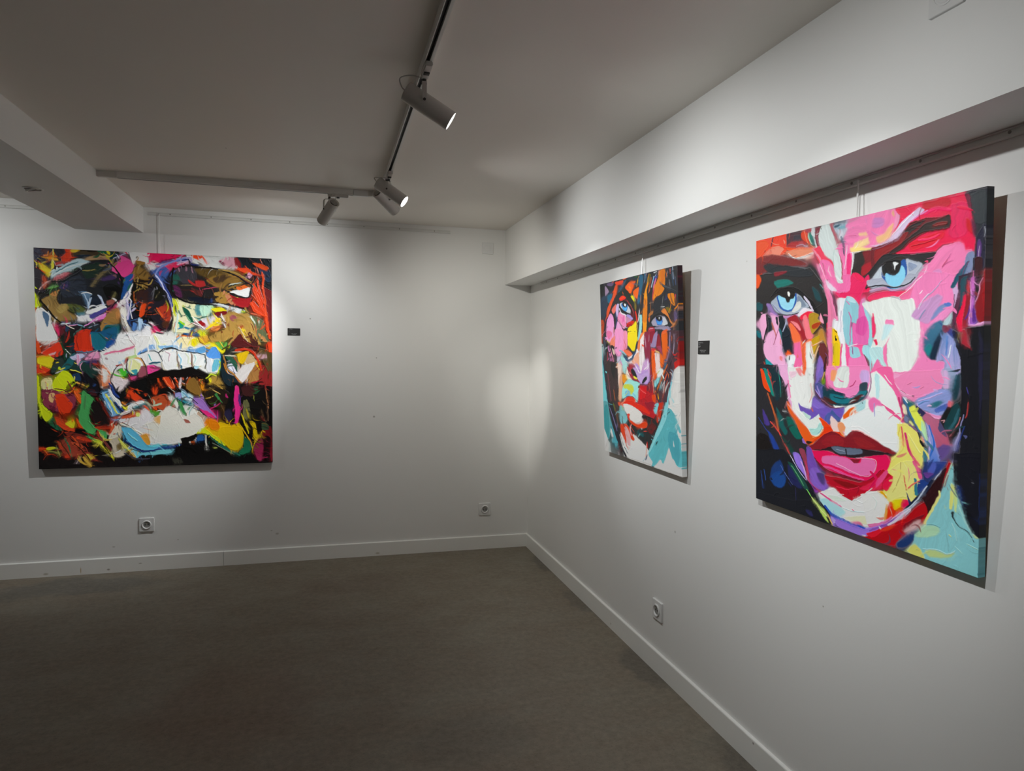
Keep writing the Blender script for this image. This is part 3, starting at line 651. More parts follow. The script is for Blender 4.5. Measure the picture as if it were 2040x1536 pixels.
ART1 = """
B 60 500 8
p 201a22 50,60 560,85 600,300 400,420 300,560 260,740 100,830 60,700
s:6 262636 60,80 260,100 200,160 100,300 70,240
s:6 3c2426 180,90 300,110 260,160 200,150
p d8741c 210,165 440,195 440,215 220,190
p:1 e0a820 150,200 360,215 450,250 440,262 220,222
l12 c8c050 365,95 368,180 
p:1 c8c030 350,250 380,270 392,350 380,400 345,410
p:1 b8a81c 85,290 240,345 350,420 300,540 230,470 90,370
l12 d04c1c 95,375 240,470
s:2 a4401c 215,490 260,560 270,640 230,730 205,640
l14 c09890 300,590 220,660 150,735
s:3 c03818 560,85 650,90 660,230 540,320 500,260 500,210 570,150
s:4 8c3430 420,290 560,290 480,360 400,340
s:2 e0b838 660,90 780,95 720,140 660,130
p:3 3a3020 650,150 830,110 1100,110 1280,120 1300,180 1300,240 1240,270 900,280 760,240 660,240
s:2 105038 1050,105 1230,120 1230,165 1120,150
l30 b8ac1c 1230,120 1270,165
s:3 8c7454 880,210 1100,190 1290,200 1260,250 900,260
s:3 14202c 690,200 860,170 960,180 800,230
s:3 4c4a48>20221f 860,190 900,210 820,250
s:3 143430 1280,110 1400,140 1340,260 1200,330 1260,230
s:2 90a4a8 380,430 700,260 820,240 940,290 820,360 600,430 420,500 340,560 330,500
l26:2 5c808c 480,440 640,330 760,280
l14:1 bccccc 350,500 560,440 780,350 930,300
l10 c4d0cc 340,490 500,370 640,310
l8 4c7078 520,420 640,370 800,310
s:2 a85860 380,530 500,480 600,450 640,480 540,540 380,590
s:2 1c3020 360,590 560,540 700,400 860,340 900,400 700,520 500,640 420,660
s:4 1e2024 400,640 640,480 840,340 1000,280 1250,270 1500,500 1460,700 1440,840 1300,1000 1000,1080 700,1100 480,960 440,820
s:6 282e38 620,540 820,520 900,700 800,800 560,860 480,760
s:5 1c2c24 820,380 1080,300 1160,360 1060,500 900,560
l12:1 7c7040 840,430 930,430 1030,410
s:3 0e0e0c 1160,680 1300,640 1440,700 1440,800 1380,920 1260,900 1180,780
s:2 686440 1290,860 1350,760 1370,800 1310,890
s:2 8c5048 1220,900 1320,880 1350,920 1240,980
l34:3 6c6040 980,670 1100,520 1240,400 1320,250
l24:3 4c5460 1180,430 1280,380 1260,310
s:4 3c2c50 1130,560 1280,500 1380,480 1360,560 1180,600
s:3 302c58 480,680 600,600 610,680 540,730
l12 7c4850 560,640 520,720
s:2 5c7890>182c40 820,790 980,800 960,900 920,1030 880,980 850,880
l10 c4d0e0 960,860 930,940 925,1030
s:2 9aa4bc 1070,810 1130,840 1180,940 1210,1060 1180,1040 1120,900
s:3 1c2430 960,830 1080,850 1140,960 1000,1050 960,980
s:2 c85088 1300,420 1320,320 1440,240 1400,170 1440,180 1600,260 1650,340 1600,470 1480,530 1420,460 1380,470
s:3 a83468 1460,480 1500,330 1620,330 1600,460 1500,520
s:3 6c5c3c 1310,330 1430,260 1420,300 1340,380
l8 d8dcd8 1380,180 1410,220
s:2 204c84 1500,530 1640,470 1620,640 1540,780 1480,860 1440,870 1480,680
l14 48683c 1470,620 1500,560 
l14 2c7868 1620,660 1560,770
l10:2 aaa4c0 1320,230 1620,100
p:1 c4c2c0 1400,120 1900,140 1880,250 1960,320 2040,260 2040,420 1900,420 1860,330 1680,260 1640,320 1560,150
l8 402c38 1565,130 1620,300
l12 b83c58 1510,125 1550,150
s:1 c81c54 1870,140 2100,140 2060,280 1960,290 1900,200
l8 e080a8 1860,180 1920,320
s:2 8c6c34 1690,260 1830,290 1790,320 1740,330 1700,310
s:3 7c6030 1640,400 1700,350 1760,380 1860,440 1940,560 1960,680 1900,720 1780,680 1680,640 1640,560
s:1 241c14 1680,560 1860,560 1900,600 1700,620
s:2 141410 1620,620 1700,660 1900,720 1960,700 1980,860 1880,1200 1640,1200 1600,960
l10 a0884c 1660,440 1720,560 1700,700
l10 90783c 1780,670 1860,760 
l10 7c6838 1740,700 1680,900 1640,1000
s:3 3a2420 1700,760 1960,740 1940,1000 1800,1100 1700,960
s:2 c04c1c 1760,960 1830,960 1810,1130 1740,1160
l16:2 8c4820 1650,760 1660,900 1700,1000
l10 807468 1780,900 1740,1060
s:3 302c30 1880,700 2060,660 2060,1180 1960,1200 1900,1100
s:2 dcdad8 1480,860 1640,620 1560,860 1440,940 1380,1000 1360,980
l40 c8c4c4 1380,990 1500,910 1590,800
l24:1 205c58 1600,640 1560,740
s:2 c02c60 1300,1040 1420,900 1340,1060 1200,1100
l16 6c2050 1220,1050 1420,900
s:1 d8dada 890,1080 1160,980 1200,1040 940,1120
s:1 4c4a88 940,1140 1180,1020 1210,1060 1040,1180 980,1200
l26 30285c 960,1130 1000,1200
s:2 d4d4d8 760,1160 940,1140 980,1220 800,1230
s:3 44707c 740,1040 860,1050 860,1130 750,1140
s:2 cc70b0 1000,1220 1210,1100 1180,1200 1060,1220 880,1300 860,1300
l14:1 e0b4dc 1050,1200 1180,1130
s:3 4c5428 560,960 700,960 860,1000 860,1080 700,1100 600,1040
s:4 80683a 180,900 280,830 460,740 480,700 420,860 460,960 620,1000 600,1080 740,1160 700,1210 460,1240 380,1240 330,1140 240,1000
s:4 a0703c 300,800 400,700 460,740 400,830
s:3 948048 420,1060 500,960 600,970 580,1060 480,1120
s:2 201c14 200,1000 330,1090 440,1200 400,1180 240,1060
s:2 1a2218 110,880 180,800 300,720 440,660 480,720 320,780 180,880 140,960
s:1 5c9048 270,710 380,670 460,680 330,720
s:2 1a1814 150,760 300,820 200,880 130,920
s:2 b8c81c 75,760 140,940 150,1010 80,1010
s:2 c85828 80,1030 140,1060 100,1140
p c4c4be 80,1100 100,1050 190,1050 330,1120 330,1220 440,1540 430,1560 100,1560 90,1400
l14:1 ead8d0 90,1250 110,1160 130,1280
s:1 4c6474 190,1080 310,1140 290,1240 260,1330 250,1240
l10 e8e8e4 170,1040 320,1130
l10 d07850 110,1280 90,1400 100,1500
s:1 b82c58 360,1260 440,1300 470,1380 460,1480 400,1380
s:3 201c20 440,1260 700,1260 1000,1240 1100,1260 1120,1400 1000,1460 800,1480 540,1480 480,1400
l14 3c5c88 500,1250 600,1290 760,1270
l10 c0a8c8 480,1280 620,1270
l16:1 6c94a4 760,1280 860,1320
s:2 1c3850 540,1290 620,1300 600,1400 540,1380
s:2 5a2028 480,1320 560,1320 540,1460 480,1450
s:2 c0401c>8c3018 500,1536 620,1380 680,1380 640,1560 560,1650
s:1 b83020 700,1536 760,1400 880,1360 950,1380 960,1560 980,1700 700,1700
l16 385048 640,1560 700,1440 820,1360
s:3 282c30 880,1320 1080,1260 1130,1340 1080,1400 960,1380
l10 6c7888 920,1330 1080,1280
s:3 8c6c3c 1120,1300 1200,1160 1280,1060 1400,1010 1420,1140 1400,1260 1240,1330 1140,1400
s:3 a07040 1360,1080 1480,1000 1440,1160 1380,1200
s:4 1a5a60 1140,1420 1200,1300 1400,1280 1420,1400 1400,1480 1340,1540 1160,1500
s:4 133c3c 1200,1320 1340,1340 1280,1420 1180,1400
s:1 d4d2c8 1430,1040 1500,1010 1540,1200 1580,1380 1560,1420 1480,1240
l8 6c5840 1480,1180 1560,1400 1600,1540
l40:3 2c4878 1600,920 1580,1060 1560,1180 1610,1300
l20 bcb4cc 1530,900 1560,1050 1550,1200
s:3 1c1c2c 1620,1060 1720,1180 1700,1300 1640,1340 1600,1260
s:2 4c78b0 1640,1260 1690,1280 1660,1380 1620,1360
s:2 a8c4dc 1720,1180 1790,1200 1770,1340 1730,1360
l26 1e3460 1830,1220 1780,1400
p:2 dcdcdc 1420,1420 1640,1390 1760,1400 1840,1300 1920,1240 1980,1300 2060,1500 2060,1900 1300,2000 1200,1900 1400,1640 1360,1540
l12 8898a0 1640,1460 1720,1440
s:2 d83c70 1920,1270 2040,1370 1980,1420 1930,1460
l26:1 d8d880 1960,1420 2040,1560 2040,1700
B 300 500 8
p:2 c81c54 -60,140 300,150 560,185 420,210 120,260 -20,280
p:2 cfd2ce 560,180 1380,205 1400,380 1200,400 860,360 780,350 640,280
s:2 e04c20 640,180 820,200 760,250 700,240
s:2 a8a0bc 100,330 300,250 560,200 680,230 640,290 400,300 200,360
l20:1 2c3a78 80,330 260,270 480,260 600,240
s:2 c83058 200,350 340,290 540,310 360,390 300,420
l10 e8a8bc 420,330 640,270
s:2 3c5c98 60,400 200,350 300,430 180,600 100,500
l40:2 5064a0 20,420 80,480 160,620 240,760 300,900 340,1060
l10 c8c8e0 60,470 200,700 300,960
l14:1 26306c 640,330 780,330
p:3 262222 370,380 640,350 860,360 1100,400 1300,480 1560,640 1600,720 1560,960 1500,1010 1300,990 900,960 560,900 340,870 280,700 260,560
s:3 3c3a40 400,400 680,380 720,560 600,640 460,600
l8 8c6878 440,380 450,440
l8 8c6878 570,370 575,430
l8 9c7880 640,370 670,460
s:3 26584c 330,500 420,480 460,560 400,640 330,640
s:4 5c2850 350,660 460,700 490,840 400,840
s:5 5c4820 720,380 1080,400 1160,480 1040,560 900,540 740,460
s:3 a82c2c 720,580 840,580 860,660 780,680 720,640
s:5 5c2824 640,700 820,760 800,840 700,800
l12:1 a04058 820,720 1000,690 1150,680
s:6 8c6c30 880,560 1100,480 1300,500 1480,600 1400,660 1200,720 1000,660
s:5 483420 1000,540 1200,480 1160,600 1040,620
l8:1 9c8858 480,660 660,660
s:5 b08c40 1100,400 1300,420 1500,520 1640,620 1500,580 1280,500
l20:1 7c2018 1310,480 1460,550 1600,640
s:4 a8843c 1000,780 1200,760 1300,860 1240,940 1060,930
s:3 2c2018 800,850 1000,820 1090,830 960,880
s:3 141c2c 580,840 940,870 980,930 720,940
l18:1 30508c 960,870 970,920
s:2 dc6c28 1360,680 1560,640 1580,700 1400,740
s:2 e0e2de 1250,760 1420,730 1570,690 1560,840 1440,820
l14 1c2c28 1240,680 1400,620 1480,600
l10 c4ccc0 1250,650 1440,610
s:3 a81c20 1240,800 1360,840 1500,850 1600,840 1540,960 1480,1000 1320,960 1260,880
s:3 c88860 1180,780 1320,860 1300,960 1240,920
l10 d0c838 1350,820 1390,840
l22 2c1820 1610,640 1600,800 1560,960
s:2 d4a0ac 1080,270 1200,220 1340,220 1360,360 1200,350
s:2 7c2440 1090,265 1160,280 1190,340 1140,330
p:2 8c2028 1330,205 1390,205 1460,330 1440,420 1340,330
p 1a2028 1380,205 1925,225 1935,740 1800,640 1640,640 1540,500 1460,420 1440,300
s:4 243c58 1700,300 1900,420 1900,600 1800,560
s:1 e4582c 1620,290 1760,310 1880,360 1840,410 1740,370 1640,330
p:1 e85024 1320,380 1540,370 1680,460 1820,510 1700,500 1560,460 1480,450
l14 e0603c 1780,430 1800,560 1780,700
l10 d87460 1690,370 1710,450
l10 d07058 1750,240 1770,310
s:2 d8a0b8 1560,440 1620,480 1580,540 1540,490
s:1 16181c 1600,520 1700,500 1720,600 1720,720 1640,640
p:1 7c1c20 1800,660 1930,740 1935,1400 1860,1300 1820,1000
l26:1 ec5028 1700,560 1740,760 1800,940
l34:1 f05428 1640,700 1720,900 1800,1050 1840,1180 1900,1500
l16 e0501c 1600,800 1740,960 1860,1160
l14 f06838 1640,640 1720,780
p:1 dc4820 1560,940 1640,900 1800,1060 1860,1180 1700,1120 1640,1080
l12 f07850 1600,1100 1750,1150
l12 c0401c 1820,980 1860,1100
p:2 26222a -40,500 60,560 240,760 300,960 340,1080 350,1260 260,1400 120,1320 0,1180 -60,1000
s:3 1c1c16 40,640 180,700 220,860 60,900
l14:1 5c5c60 20,880 60,700
l14:1 605840 80,860 140,760
s:2 a83c28 110,1020 280,990 320,1200 240,1220 160,1140
l20:1 c8582c 100,1020 180,1160 240,1220
l12 6c4830 60,1040 120,1120
s:3 503020 180,1240 300,1240 260,1330 180,1320
s:2 d02c68 -20,1260 60,1300 160,1390 40,1380
p:1 e4e2b8 320,860 460,900 740,960 960,980 940,1100 860,1200 680,1220 600,1420 360,1400 350,1100
s:2 c8d020 340,870 400,900 450,1020 400,1160 360,1100
l18:1 c8dcd8 400,1000 420,1160 380,1500
s:1 106450 500,1000 600,1050 640,1120 680,1270 580,1180
l18 1c6850 450,1060 490,1160
s:3 4c8c90 720,960 960,980 920,1080 740,1140
l12 2c6c78 530,980 650,1030
s:3 bce4cc 780,980 980,960 960,1080 820,1160
p d8dfe0 960,940 1100,950 1320,1000 1440,1040 1400,1120 1360,1100 1300,1080 1200,1010
l14 1c7860 820,1160 940,1150 1000,1070
p e0c818 960,1030 1100,1010 1220,1060 1060,1080 1000,1060
l16 b4d820 980,1000 1040,1040
s:1 7c1820 1030,1090 1200,1060 1220,1110 1120,1150 1050,1140
l16 20201c 1160,1020 1240,1060 1330,1040
s:2 e0d8e0 680,1220 960,1150 1060,1140 960,1260 860,1340 780,1300
s:1 a01c28 720,1250 790,1210 820,1250 870,1260 860,1310 780,1290
s:1 f0d830 960,1240 1060,1180 1120,1240 1060,1310 960,1300 860,1360
s:1 e08848 970,1310 1130,1290 1060,1380 960,1370
p:2 b8944c 1060,1400 1180,1360 1180,1220 1100,1160 1200,1100 1330,1070 1420,1120 1540,1090 1660,1180 1720,1500 1760,1600 1400,1580 1340,1520 1300,1480 1180,1560 960,1560 920,1480 1000,1440
s:2 9c4064 1260,1150 1340,1130 1370,1170 1330,1220 1280,1210
l20:1 e0ccd0 1100,1100 1180,1240 1190,1330
l14 8c3c28 1190,1240 1190,1340
s:1 a83828 1390,1300 1450,1270 1490,1330 1420,1350
l8 e0b870 1400,1290 1480,1450 1530,1560
s:1 e0c830 1440,1360 1500,1350 1530,1430 1490,1410
p:1 6c7450 1580,1130 1720,1180 1800,1230 1840,1400 1900,1560 1740,1560 1680,1400
l16:1 e0ecd8 1600,1150 1660,1260
l14 c0e040 1440,1080 1490,1070
l26 1e5c94 540,1430 740,1440 860,1440
s:1 d8dc20 740,1400 820,1390 900,1490 840,1500
l22:2 3c80a0 440,1350 540,1330 740,1400
s:2 1ca080 440,1240 540,1260 500,1340 450,1300
l18 a8d82c 450,1220 540,1290
l14 d8c820 620,1490 650,1400
p:1 e8c8a0 400,1470 640,1460 660,1480 420,1500
B 60 640 8
p:0 d44c1c 90,380 130,400 180,620 120,640 100,560
p:1 c03820 160,620 360,500 460,430 520,540 500,680 400,700 280,660
s:2 d0a0a0 300,620 420,580 400,640 320,660
l8 e8a090 180,620 300,560 480,440
p c8b420 110,680 280,660 390,720 330,870 110,790
l22 e0901c 110,680 300,665
p:1 c43c20 105,800 320,880 240,950 110,930
l14 c8781c 120,950 250,930
p:2 18201c 400,700 560,620 580,560 480,440 440,380 520,320 680,200 700,500 620,640 580,720 500,860 320,900 380,780
l24:1 1c3c28 480,420 540,560 600,680
s:2 283430 400,760 500,700 560,820 500,900 330,930
p:1 1c3430 560,820 640,740 860,760 1080,840 1080,940 980,1020 820,950 620,880
s:3 1c5458 500,880 620,680 720,620 680,800 560,900
s:2 a8a8c0 640,680 760,640 900,620 820,700 700,720
l30 d89cb8 760,660 760,800
s:2 d08cac 860,720 960,620 1080,600 1100,700 960,720
s:2 202c58 850,740 1040,740 1060,780 900,780
l20 b04028 1000,790 1080,800
s:2 1c5870>184070 950,290 1100,280 1380,200 1360,440 1200,560 1060,580 980,500
l12:1 6c7890 1010,340 1050,440 1060,560
s:2 1a4a8c 1240,440 1360,400 1340,460 1200,560
l8 c0703c 1140,340 1240,400
l16 3a5060 950,320 980,440 1040,560
p b43018 700,560 720,360 880,240 940,260 960,440 1000,580 820,580
l14 a82c14 880,260 900,420 890,560
s:3 202c38 640,480 720,460 720,600 640,600
l10 b4c0b4 560,560 640,640
p:1 d8d8d4 1120,620 1240,560 1400,420 1680,340 1900,340 2060,560 1700,700 1500,720 1340,820 1300,940 1260,1120 1140,1160 1130,900 1160,760
l20 b04868 1180,640 1400,590 1660,510
s:1 b86478 1380,590 1620,520 1640,540 1460,600
l10 8c6870 1480,200 1580,380 1660,500
l14 b8c898 1670,540 1680,640 
s:2 4c8cc8 1720,610 1800,560 1980,500 1990,550 1840,600 1720,640
l12 2c3838 1760,620 1880,580 2040,590
s:1 e0e6e2 1780,680 1880,610 2060,630 2060,780 1960,780 1860,820
l18 c89850 1600,700 1740,700 1820,820
s:1 a8c080 1510,700 1680,640 1700,680 1540,740
s:1 8cb0c4 1420,740 1560,720 1520,780 1420,790
l24:1 a04840 1380,820 1500,790 1560,700
s:2 d0d4c0 1560,760 1640,700 1760,780 1740,900 1640,960 1570,900
s:2 d0dc78 1660,760 1740,780 1740,860 1680,840
s:2 3c8890 1600,880 1720,860 1700,960 1620,960
s:1 48a830 1410,900 1480,860 1530,900 1510,980 1450,980
s:1 c8d030 1410,900 1450,980 1500,1020 1440,1000
s:2 d8c8c8 1320,1000 1420,940 1480,1060 1560,1040 1480,1180 1400,1200 1320,1120
s:2 c04c80 1590,1000 1700,990 1660,1040 1590,1050
s:2 8c4c58 1760,820 1840,860 1860,960 1720,1000
s:2 e04898 1860,820 1960,820 2040,900 1980,960 1880,960
l22 3c3c70 1900,870 1960,880
l8 e8e4dc 1280,1000 1290,1070
s:2 c87850 1120,960 1160,800 1260,900 1290,960 1240,1120 1140,1140
s:1 d8d8d4 1150,860 1230,900 1220,1040 1160,1080
p:2 121212 1420,1280 1500,1150 1620,1070 1860,1000 2060,900 2060,1340 1820,1330 1600,1400 1540,1460 1400,1340
s:1 c4401c 1560,1220 1620,1190 1680,1260 1740,1340 1680,1400 1600,1330 1540,1300
l20 a85020 1700,1190 1740,1260
s:1 c43c1c 1920,1160 2040,1180 2000,1280 1940,1260
s:1 b8401c 1820,1260 1880,1270 1840,1310
l12 8c6018 1530,1230 1560,1180
l26 c0782c 1470,1400 1530,1450
l12:1 c06030 1900,1150 2000,1060
p:2 16141a 640,880 860,920 1060,1080 1100,1220 1060,1300 960,1300 840,1200 700,1100 640,1000
s:2 1e3450 680,960 780,940 800,1060 700,1040
l22:1 28406c 1000,1140 1040,1120
l16 d09c48 720,1080 820,1120 900,1160
l12 a8b424 860,1140 930,1140
s:1 b8c818 380,1040 520,900 640,940 700,1040 620,1100 560,1160 540,1260 400,1200 340,1200
l12 d8cc50 640,880 720,900 820,940
l10 6c1c20 420,1000 480,1100 560,1190
s:2 d8cc94 190,1080 260,1060 350,1060 360,1240 280,1250 200,1180
l12 8c3428 240,1080 280,1220
s:3 6c2c3c 190,1200 400,1210 700,1280 720,1440 620,1560 400,1540 220,1440
s:2 b83818 400,1290 520,1260 600,1340 680,1440 640,1540 500,1600 420,1440
s:2 c8a070 320,1260 400,1260 360,1400 300,1360
s:2 541c2c 300,1440 420,1480 360,1560
s:1 c85820 690,1220 760,1200 820,1340 800,1440 740,1360
p:1 3c8048 840,1210 900,1260 1010,1350 960,1440 930,1560 960,1700 1080,1850 1000,1880 860,1780 790,1640 760,1600 790,1480 820,1380
s:2 38181c 900,1200 1020,1200 1060,1300 960,1280
s:2 b4c01c 110,1000 140,1000 160,1380 120,1400
s:2 a8b81c 140,1400 220,1450 360,1600 300,1700 220,1660 160,1540
p:1 16161c 120,1560 160,1640 260,1720 300,1900 400,2100 160,2120 130,1800
B 60 770 8
p:2 0f0c0c 120,400 200,560 380,640 700,800 1300,760 1500,1000 1700,1200 2060,1200 2060,1380 1400,1400 140,1420 130,800
s:2 3c8048 830,180 900,230 1010,310 960,400 940,560 980,700 1100,800 1220,820 1210,940 1130,880 1060,800 1030,890 900,820 800,700 770,520 800,400
s:1 a8b81c 150,380 240,460 360,560 280,660 220,640 160,460
s:3 1c4c34 280,660 380,600 420,700 520,800 440,810 340,740
p:1 a0381c 390,590 560,640 700,760 710,830 560,800 430,720
s:1 c4b824 560,690 680,650 700,720 680,770 600,740
s:1 c84c18 730,620 800,680 860,780 780,760
s:3 1a1414 960,320 1120,400 1280,640 1290,720 1100,760 1000,640
l26:2 5c2018 1060,300 1180,460 1280,640
l40:2 8c2c18 1060,760 1260,760 1320,640 1400,600
s:2 a84420 1240,880 1300,740 1400,640 1300,860
l16 2c1010 1060,740 980,600 960,460
s:2 5c241c 560,820 900,900 1000,960 960,1000 760,1000 620,920
l34:1 9c3018 760,920 900,960 960,970
s:1 c0b04c 970,920 1140,960 1140,1040 1040,1000
l34:1 8c9c24 1040,970 1130,990
p:1 6c2c20 600,900 680,1000 840,1080 1000,1220 1080,1300 960,1280 840,1180 660,1240 520,1180 440,1000
s:2 8c3c24 640,1000 780,1000 850,1080 760,1090
s:2 82301c 420,960 520,1040 560,1130 500,1120 440,1020
l18:1 1c5038 540,930 620,1060 660,1220
s:2 8c2c18 540,1200 640,1170 640,1240 560,1250
l14 7c7c40 420,1060 480,1230
l24 dc481c 140,1110 250,1110
l14 d05020 240,1140 290,1200
l34 b8b820 270,1100 390,1090
l22 b4a838 900,1190 990,1260
l20 c0983c 850,1240 920,1320 970,1380
l16 c4bc2c 1120,1030 1240,1140 1320,1250
l24:1 5c2c28 1060,860 1200,1000 1290,1130
l8 908080 730,1340 810,1230
s:2 8c8474 1260,960 1400,700 1480,820 1440,980 1500,1120 1500,1200 1340,1240 1310,1060
s:2 b8b0a0 1240,940 1380,730 1460,750 1420,900
s:3 54482c 1380,1060 1440,1000 1480,1120 1400,1140
l12:1 c0c0b4 1360,1180 1440,1130
p:1 c4bfc0 1380,640 1600,600 1800,480 1900,500 2060,700 2060,1100 1900,1020 1760,900 1600,760
s:1 4c8ca4 1460,760 1600,760 1760,900 1900,1040 2060,1060 2060,1110 1820,1120 1640,1060 1520,920
s:1 5c9cac 1600,1000 1840,1100 2060,1130 2060,1190 1780,1200 1700,1250 1620,1120
l26:1 1c2c54 1500,960 1640,1070 1800,1140 2040,1110
l24 c4c458 1420,950 1500,1060 1560,1130
l24:1 b89448 1580,1130 1640,1200 1680,1240
s:2 d8943c 1720,900 1860,850 1900,960 1930,1030 1860,1030 1780,960
l12 c8c83c 1700,890 1780,980
l10 40382c 1480,680 1640,770 1790,890
l14 e0dcb8 1460,700 1600,770 1780,860
s:3 a0482c 1380,620 1560,560 1700,500 1780,480 1740,560 1560,620
s:1 c8d870 1680,540 1740,530 1740,580 1690,580
l12 dcd4d0 1440,560 1600,500
l26:1 e0e4e0 1560,460 1680,390 1800,360
l18:1 2c7880 1640,450 1820,370
p:1 5c8cb0 1140,200 1240,170 1340,400 1440,540 1360,580 1290,590 1240,480 1180,330
l24:1 d8e0e4 1200,340 1260,440 1300,560
l22:1 c4cc68 1210,230 1290,350 1380,530
l24 e0e4e8 1260,180 1340,300 1440,420
l22:1 243c78 1250,50 1330,200 1410,280
l20:1 30487c 1360,360 1420,430 1480,500
l14 d0d8dc 1400,330 1440,440
l12 d8d030 1460,420 1520,480 1560,440
l14 c03c24 1920,420 2000,480
l26 48a430 1920,510 1980,540 
l16 e0501c 1960,440 2000,450
B 300 640 8
p:1 dfe0da 20,300 300,270 420,340 600,380 860,500 860,640 1100,700 1080,920 880,920 700,820 460,880 240,880 160,740 -20,760 -60,500
p:2 ece0b0 400,340 660,350 740,400 700,500 500,540 420,440
l14 e08040 410,355 560,345 660,350
s:1 e4d818 660,390 740,390 760,460 700,510 650,470
s:2 e0a840 760,360 880,340 920,400 860,470 780,430
l26 d8dca0 60,340 120,460 120,560
s:2 80b4d8 140,510 420,500 480,560 300,560 160,550
s:2 5c9cd0 -20,500 80,490 60,560 -20,560
s:1 5c98cc 560,600 620,500 740,530 860,500 860,600 760,620 660,610
l20 e0e4dc 630,540 720,530
s:1 5c9ce0 880,640 960,540 1030,510 1080,580 1110,690 1000,710 920,690
s:1 e8dc20 860,470 1000,440 1100,520 1180,560 1140,620 1060,560 980,520 900,520
l10 d8dc40 960,540 960,600
s:2 6cb04c 1020,450 1200,450 1200,520 1140,560 1060,500
s:2 38a0a0 1090,700 1140,640 1130,740 1100,900 1080,860
l14 b8d030 1080,740 1110,800 1060,940
l12 444438 180,590 300,550 420,560 560,590 660,600
l10 2c3434 0,590 110,600 170,720
l8 6c5850 410,600 430,720 470,860
s:1 e8eae6 180,640 300,590 400,600 420,760 300,720 240,780
s:1 dfe4e4 440,620 600,620 620,760 480,800 440,700
s:1 e4e8e6 680,640 860,650 850,780 760,820 690,800
s:2 d03868 260,770 340,750 340,820 280,810
l14 2c7888 180,660 240,760
s:2 d8d890 360,740 420,700 440,820 380,830
l24:1 3c6c80 480,780 490,860
l20 7c4038 650,640 660,840
l16 c8dc24 580,780 630,780
s:2 c8c040 680,800 820,810 760,840
s:2 dcdce0 880,720 940,700 960,880 900,900
s:2 6cb8cc 1000,740 1080,720 1060,880 980,900
p:2 14100e -60,960 120,890 420,890 640,840 720,860 880,940 1000,1000 900,1100 700,960 620,1100 560,1300 360,1250 100,1250 -60,1180
s:2 c04420 200,1000 300,990 380,1150 300,1180 240,1080
l20 c0481c 110,990 130,1060 180,1160
s:1 c4441c 20,1180 100,1170 90,1280 40,1270
l18 a8481c 380,1040 430,1160
l16 b8481c 500,980 520,1040
l22:1 a84c20 620,990 560,1160
s:1 d8c8c8 460,1040 490,1000 490,1120 460,1200 440,1140
p:1 80602c 600,1040 680,1000 740,1080 800,1260 720,1290 560,1180
l30 c8602c 790,1040 830,1110
l34 e0901c 820,1120 830,1200 
l12 d8c830 770,1290 830,1300
l14 c8d838 880,1020 960,950 1040,980 1050,1100
s:1 a88840 940,1000 1050,980 1140,1100 1140,1200 1060,1140 960,1080
l30 d8d028 940,1020 960,1080
s:3 241c14 880,1120 1100,1180 1240,1230 1280,1380 1160,1440 900,1380 840,1300
l10 b89c5c 940,1170 1100,1270
l14 a88838 880,1340 1000,1310
s:2 3c7c44 1020,1280 1060,1280 1150,1420 1080,1360
s:1 b88c50 1220,480 1400,300 1380,340 1260,490
p:1 5c2424 1260,480 1420,300 1560,440 1680,500 1500,520 1340,540
l14 c09850 1400,260 1480,360 1510,430
l14 a88040 1500,270 1600,430
l16:1 b8843c 1440,280 1480,440
s:4 4c2420 1560,280 1640,300 1700,440 1740,560 1620,540
p:2 2c2c28 1160,620 1260,500 1380,560 1340,620 1200,640
s:2 1c2c34 1110,660 1180,700 1240,900 1400,1060 1420,1160 1300,1160 1180,1100 1120,960
p:1 d8b814 1360,640 1440,600 1560,580 1480,780 1420,780 1380,700
l26:1 c84020 1360,570 1520,550 1640,600 1700,700
s:1 e0b020 1600,640 1660,700 1740,880 1700,860
l20 b8501c 1740,740 1760,900
s:1 c8b48c>a07848 1500,720 1580,620 1680,740 1620,900 1540,1060 1440,1080 1340,960 1480,840
p:1 d4d0cc 1330,960 1480,820 1660,760 1600,900 1500,1060 1440,1060
s:2 a07440 1640,800 1720,860 1780,1000 1600,1080 1540,1060
l12:1 c878a8 1490,1060 1560,940
s:2 2c5c48 1180,680 1280,660 1400,740 1440,880 1460,920 1400,940 1320,820
s:2 d8d8e4 1230,820 1290,780 1360,900 1400,960 1300,900
l16:1 a85020 1320,680 1400,800 1440,920
l12 c8801c 1160,780 1220,920 1300,960
l12 e0d8c0 1180,650 1340,660
l14 a82838 1330,960 1440,1090 1640,1080 1780,1020
s:3 8c2828 1760,800 1930,900 1930,1150 1780,1160 1720,1080
p:2 5c4c2c 1700,520 1860,560 1900,600 1930,620 1930,900 1860,900 1800,760
s:2 c8a0a8 1700,640 1840,640 1860,690 1740,700
p:1 ec4c20 1860,440 1930,440 1935,600 1880,590
l30 f05024 1850,120 1870,240 1900,340
s:2 c89058 1720,300 1820,360 1860,440 1760,400
p:2 100c0c 1300,1080 1500,1090 1800,1120 1930,1140 1940,1900 1200,1900 1200,1500
l50:1 c83878 1370,1160 1380,1300 1390,1500
s:2 245834 1660,1160 1720,1140 1700,1240 1670,1240
s:2 6c6840 1500,1380 1540,1370 1580,1560 1500,1660 1460,1560
l12:1 8c6040 1840,1180 1860,1340 1880,1500
s:3 3c1c1c 1440,1140 1640,1140 1640,1300 1480,1280
B 300 770 8
p:2 bcbab0 160,500 270,400 440,480 480,560 640,440 780,560 860,700 700,880 480,1000 300,1040 0,1020 -60,700 60,640
p:1 ccccc4 260,290 330,260 460,400 700,440 820,540 860,760 720,850 500,700 440,480 340,360
s:2 a04828 0,300 240,230 270,300 400,440 260,400 200,480 40,420
s:2 9cb098 0,420 160,370 160,400 20,430
l30 e04c1c 50,450 80,470
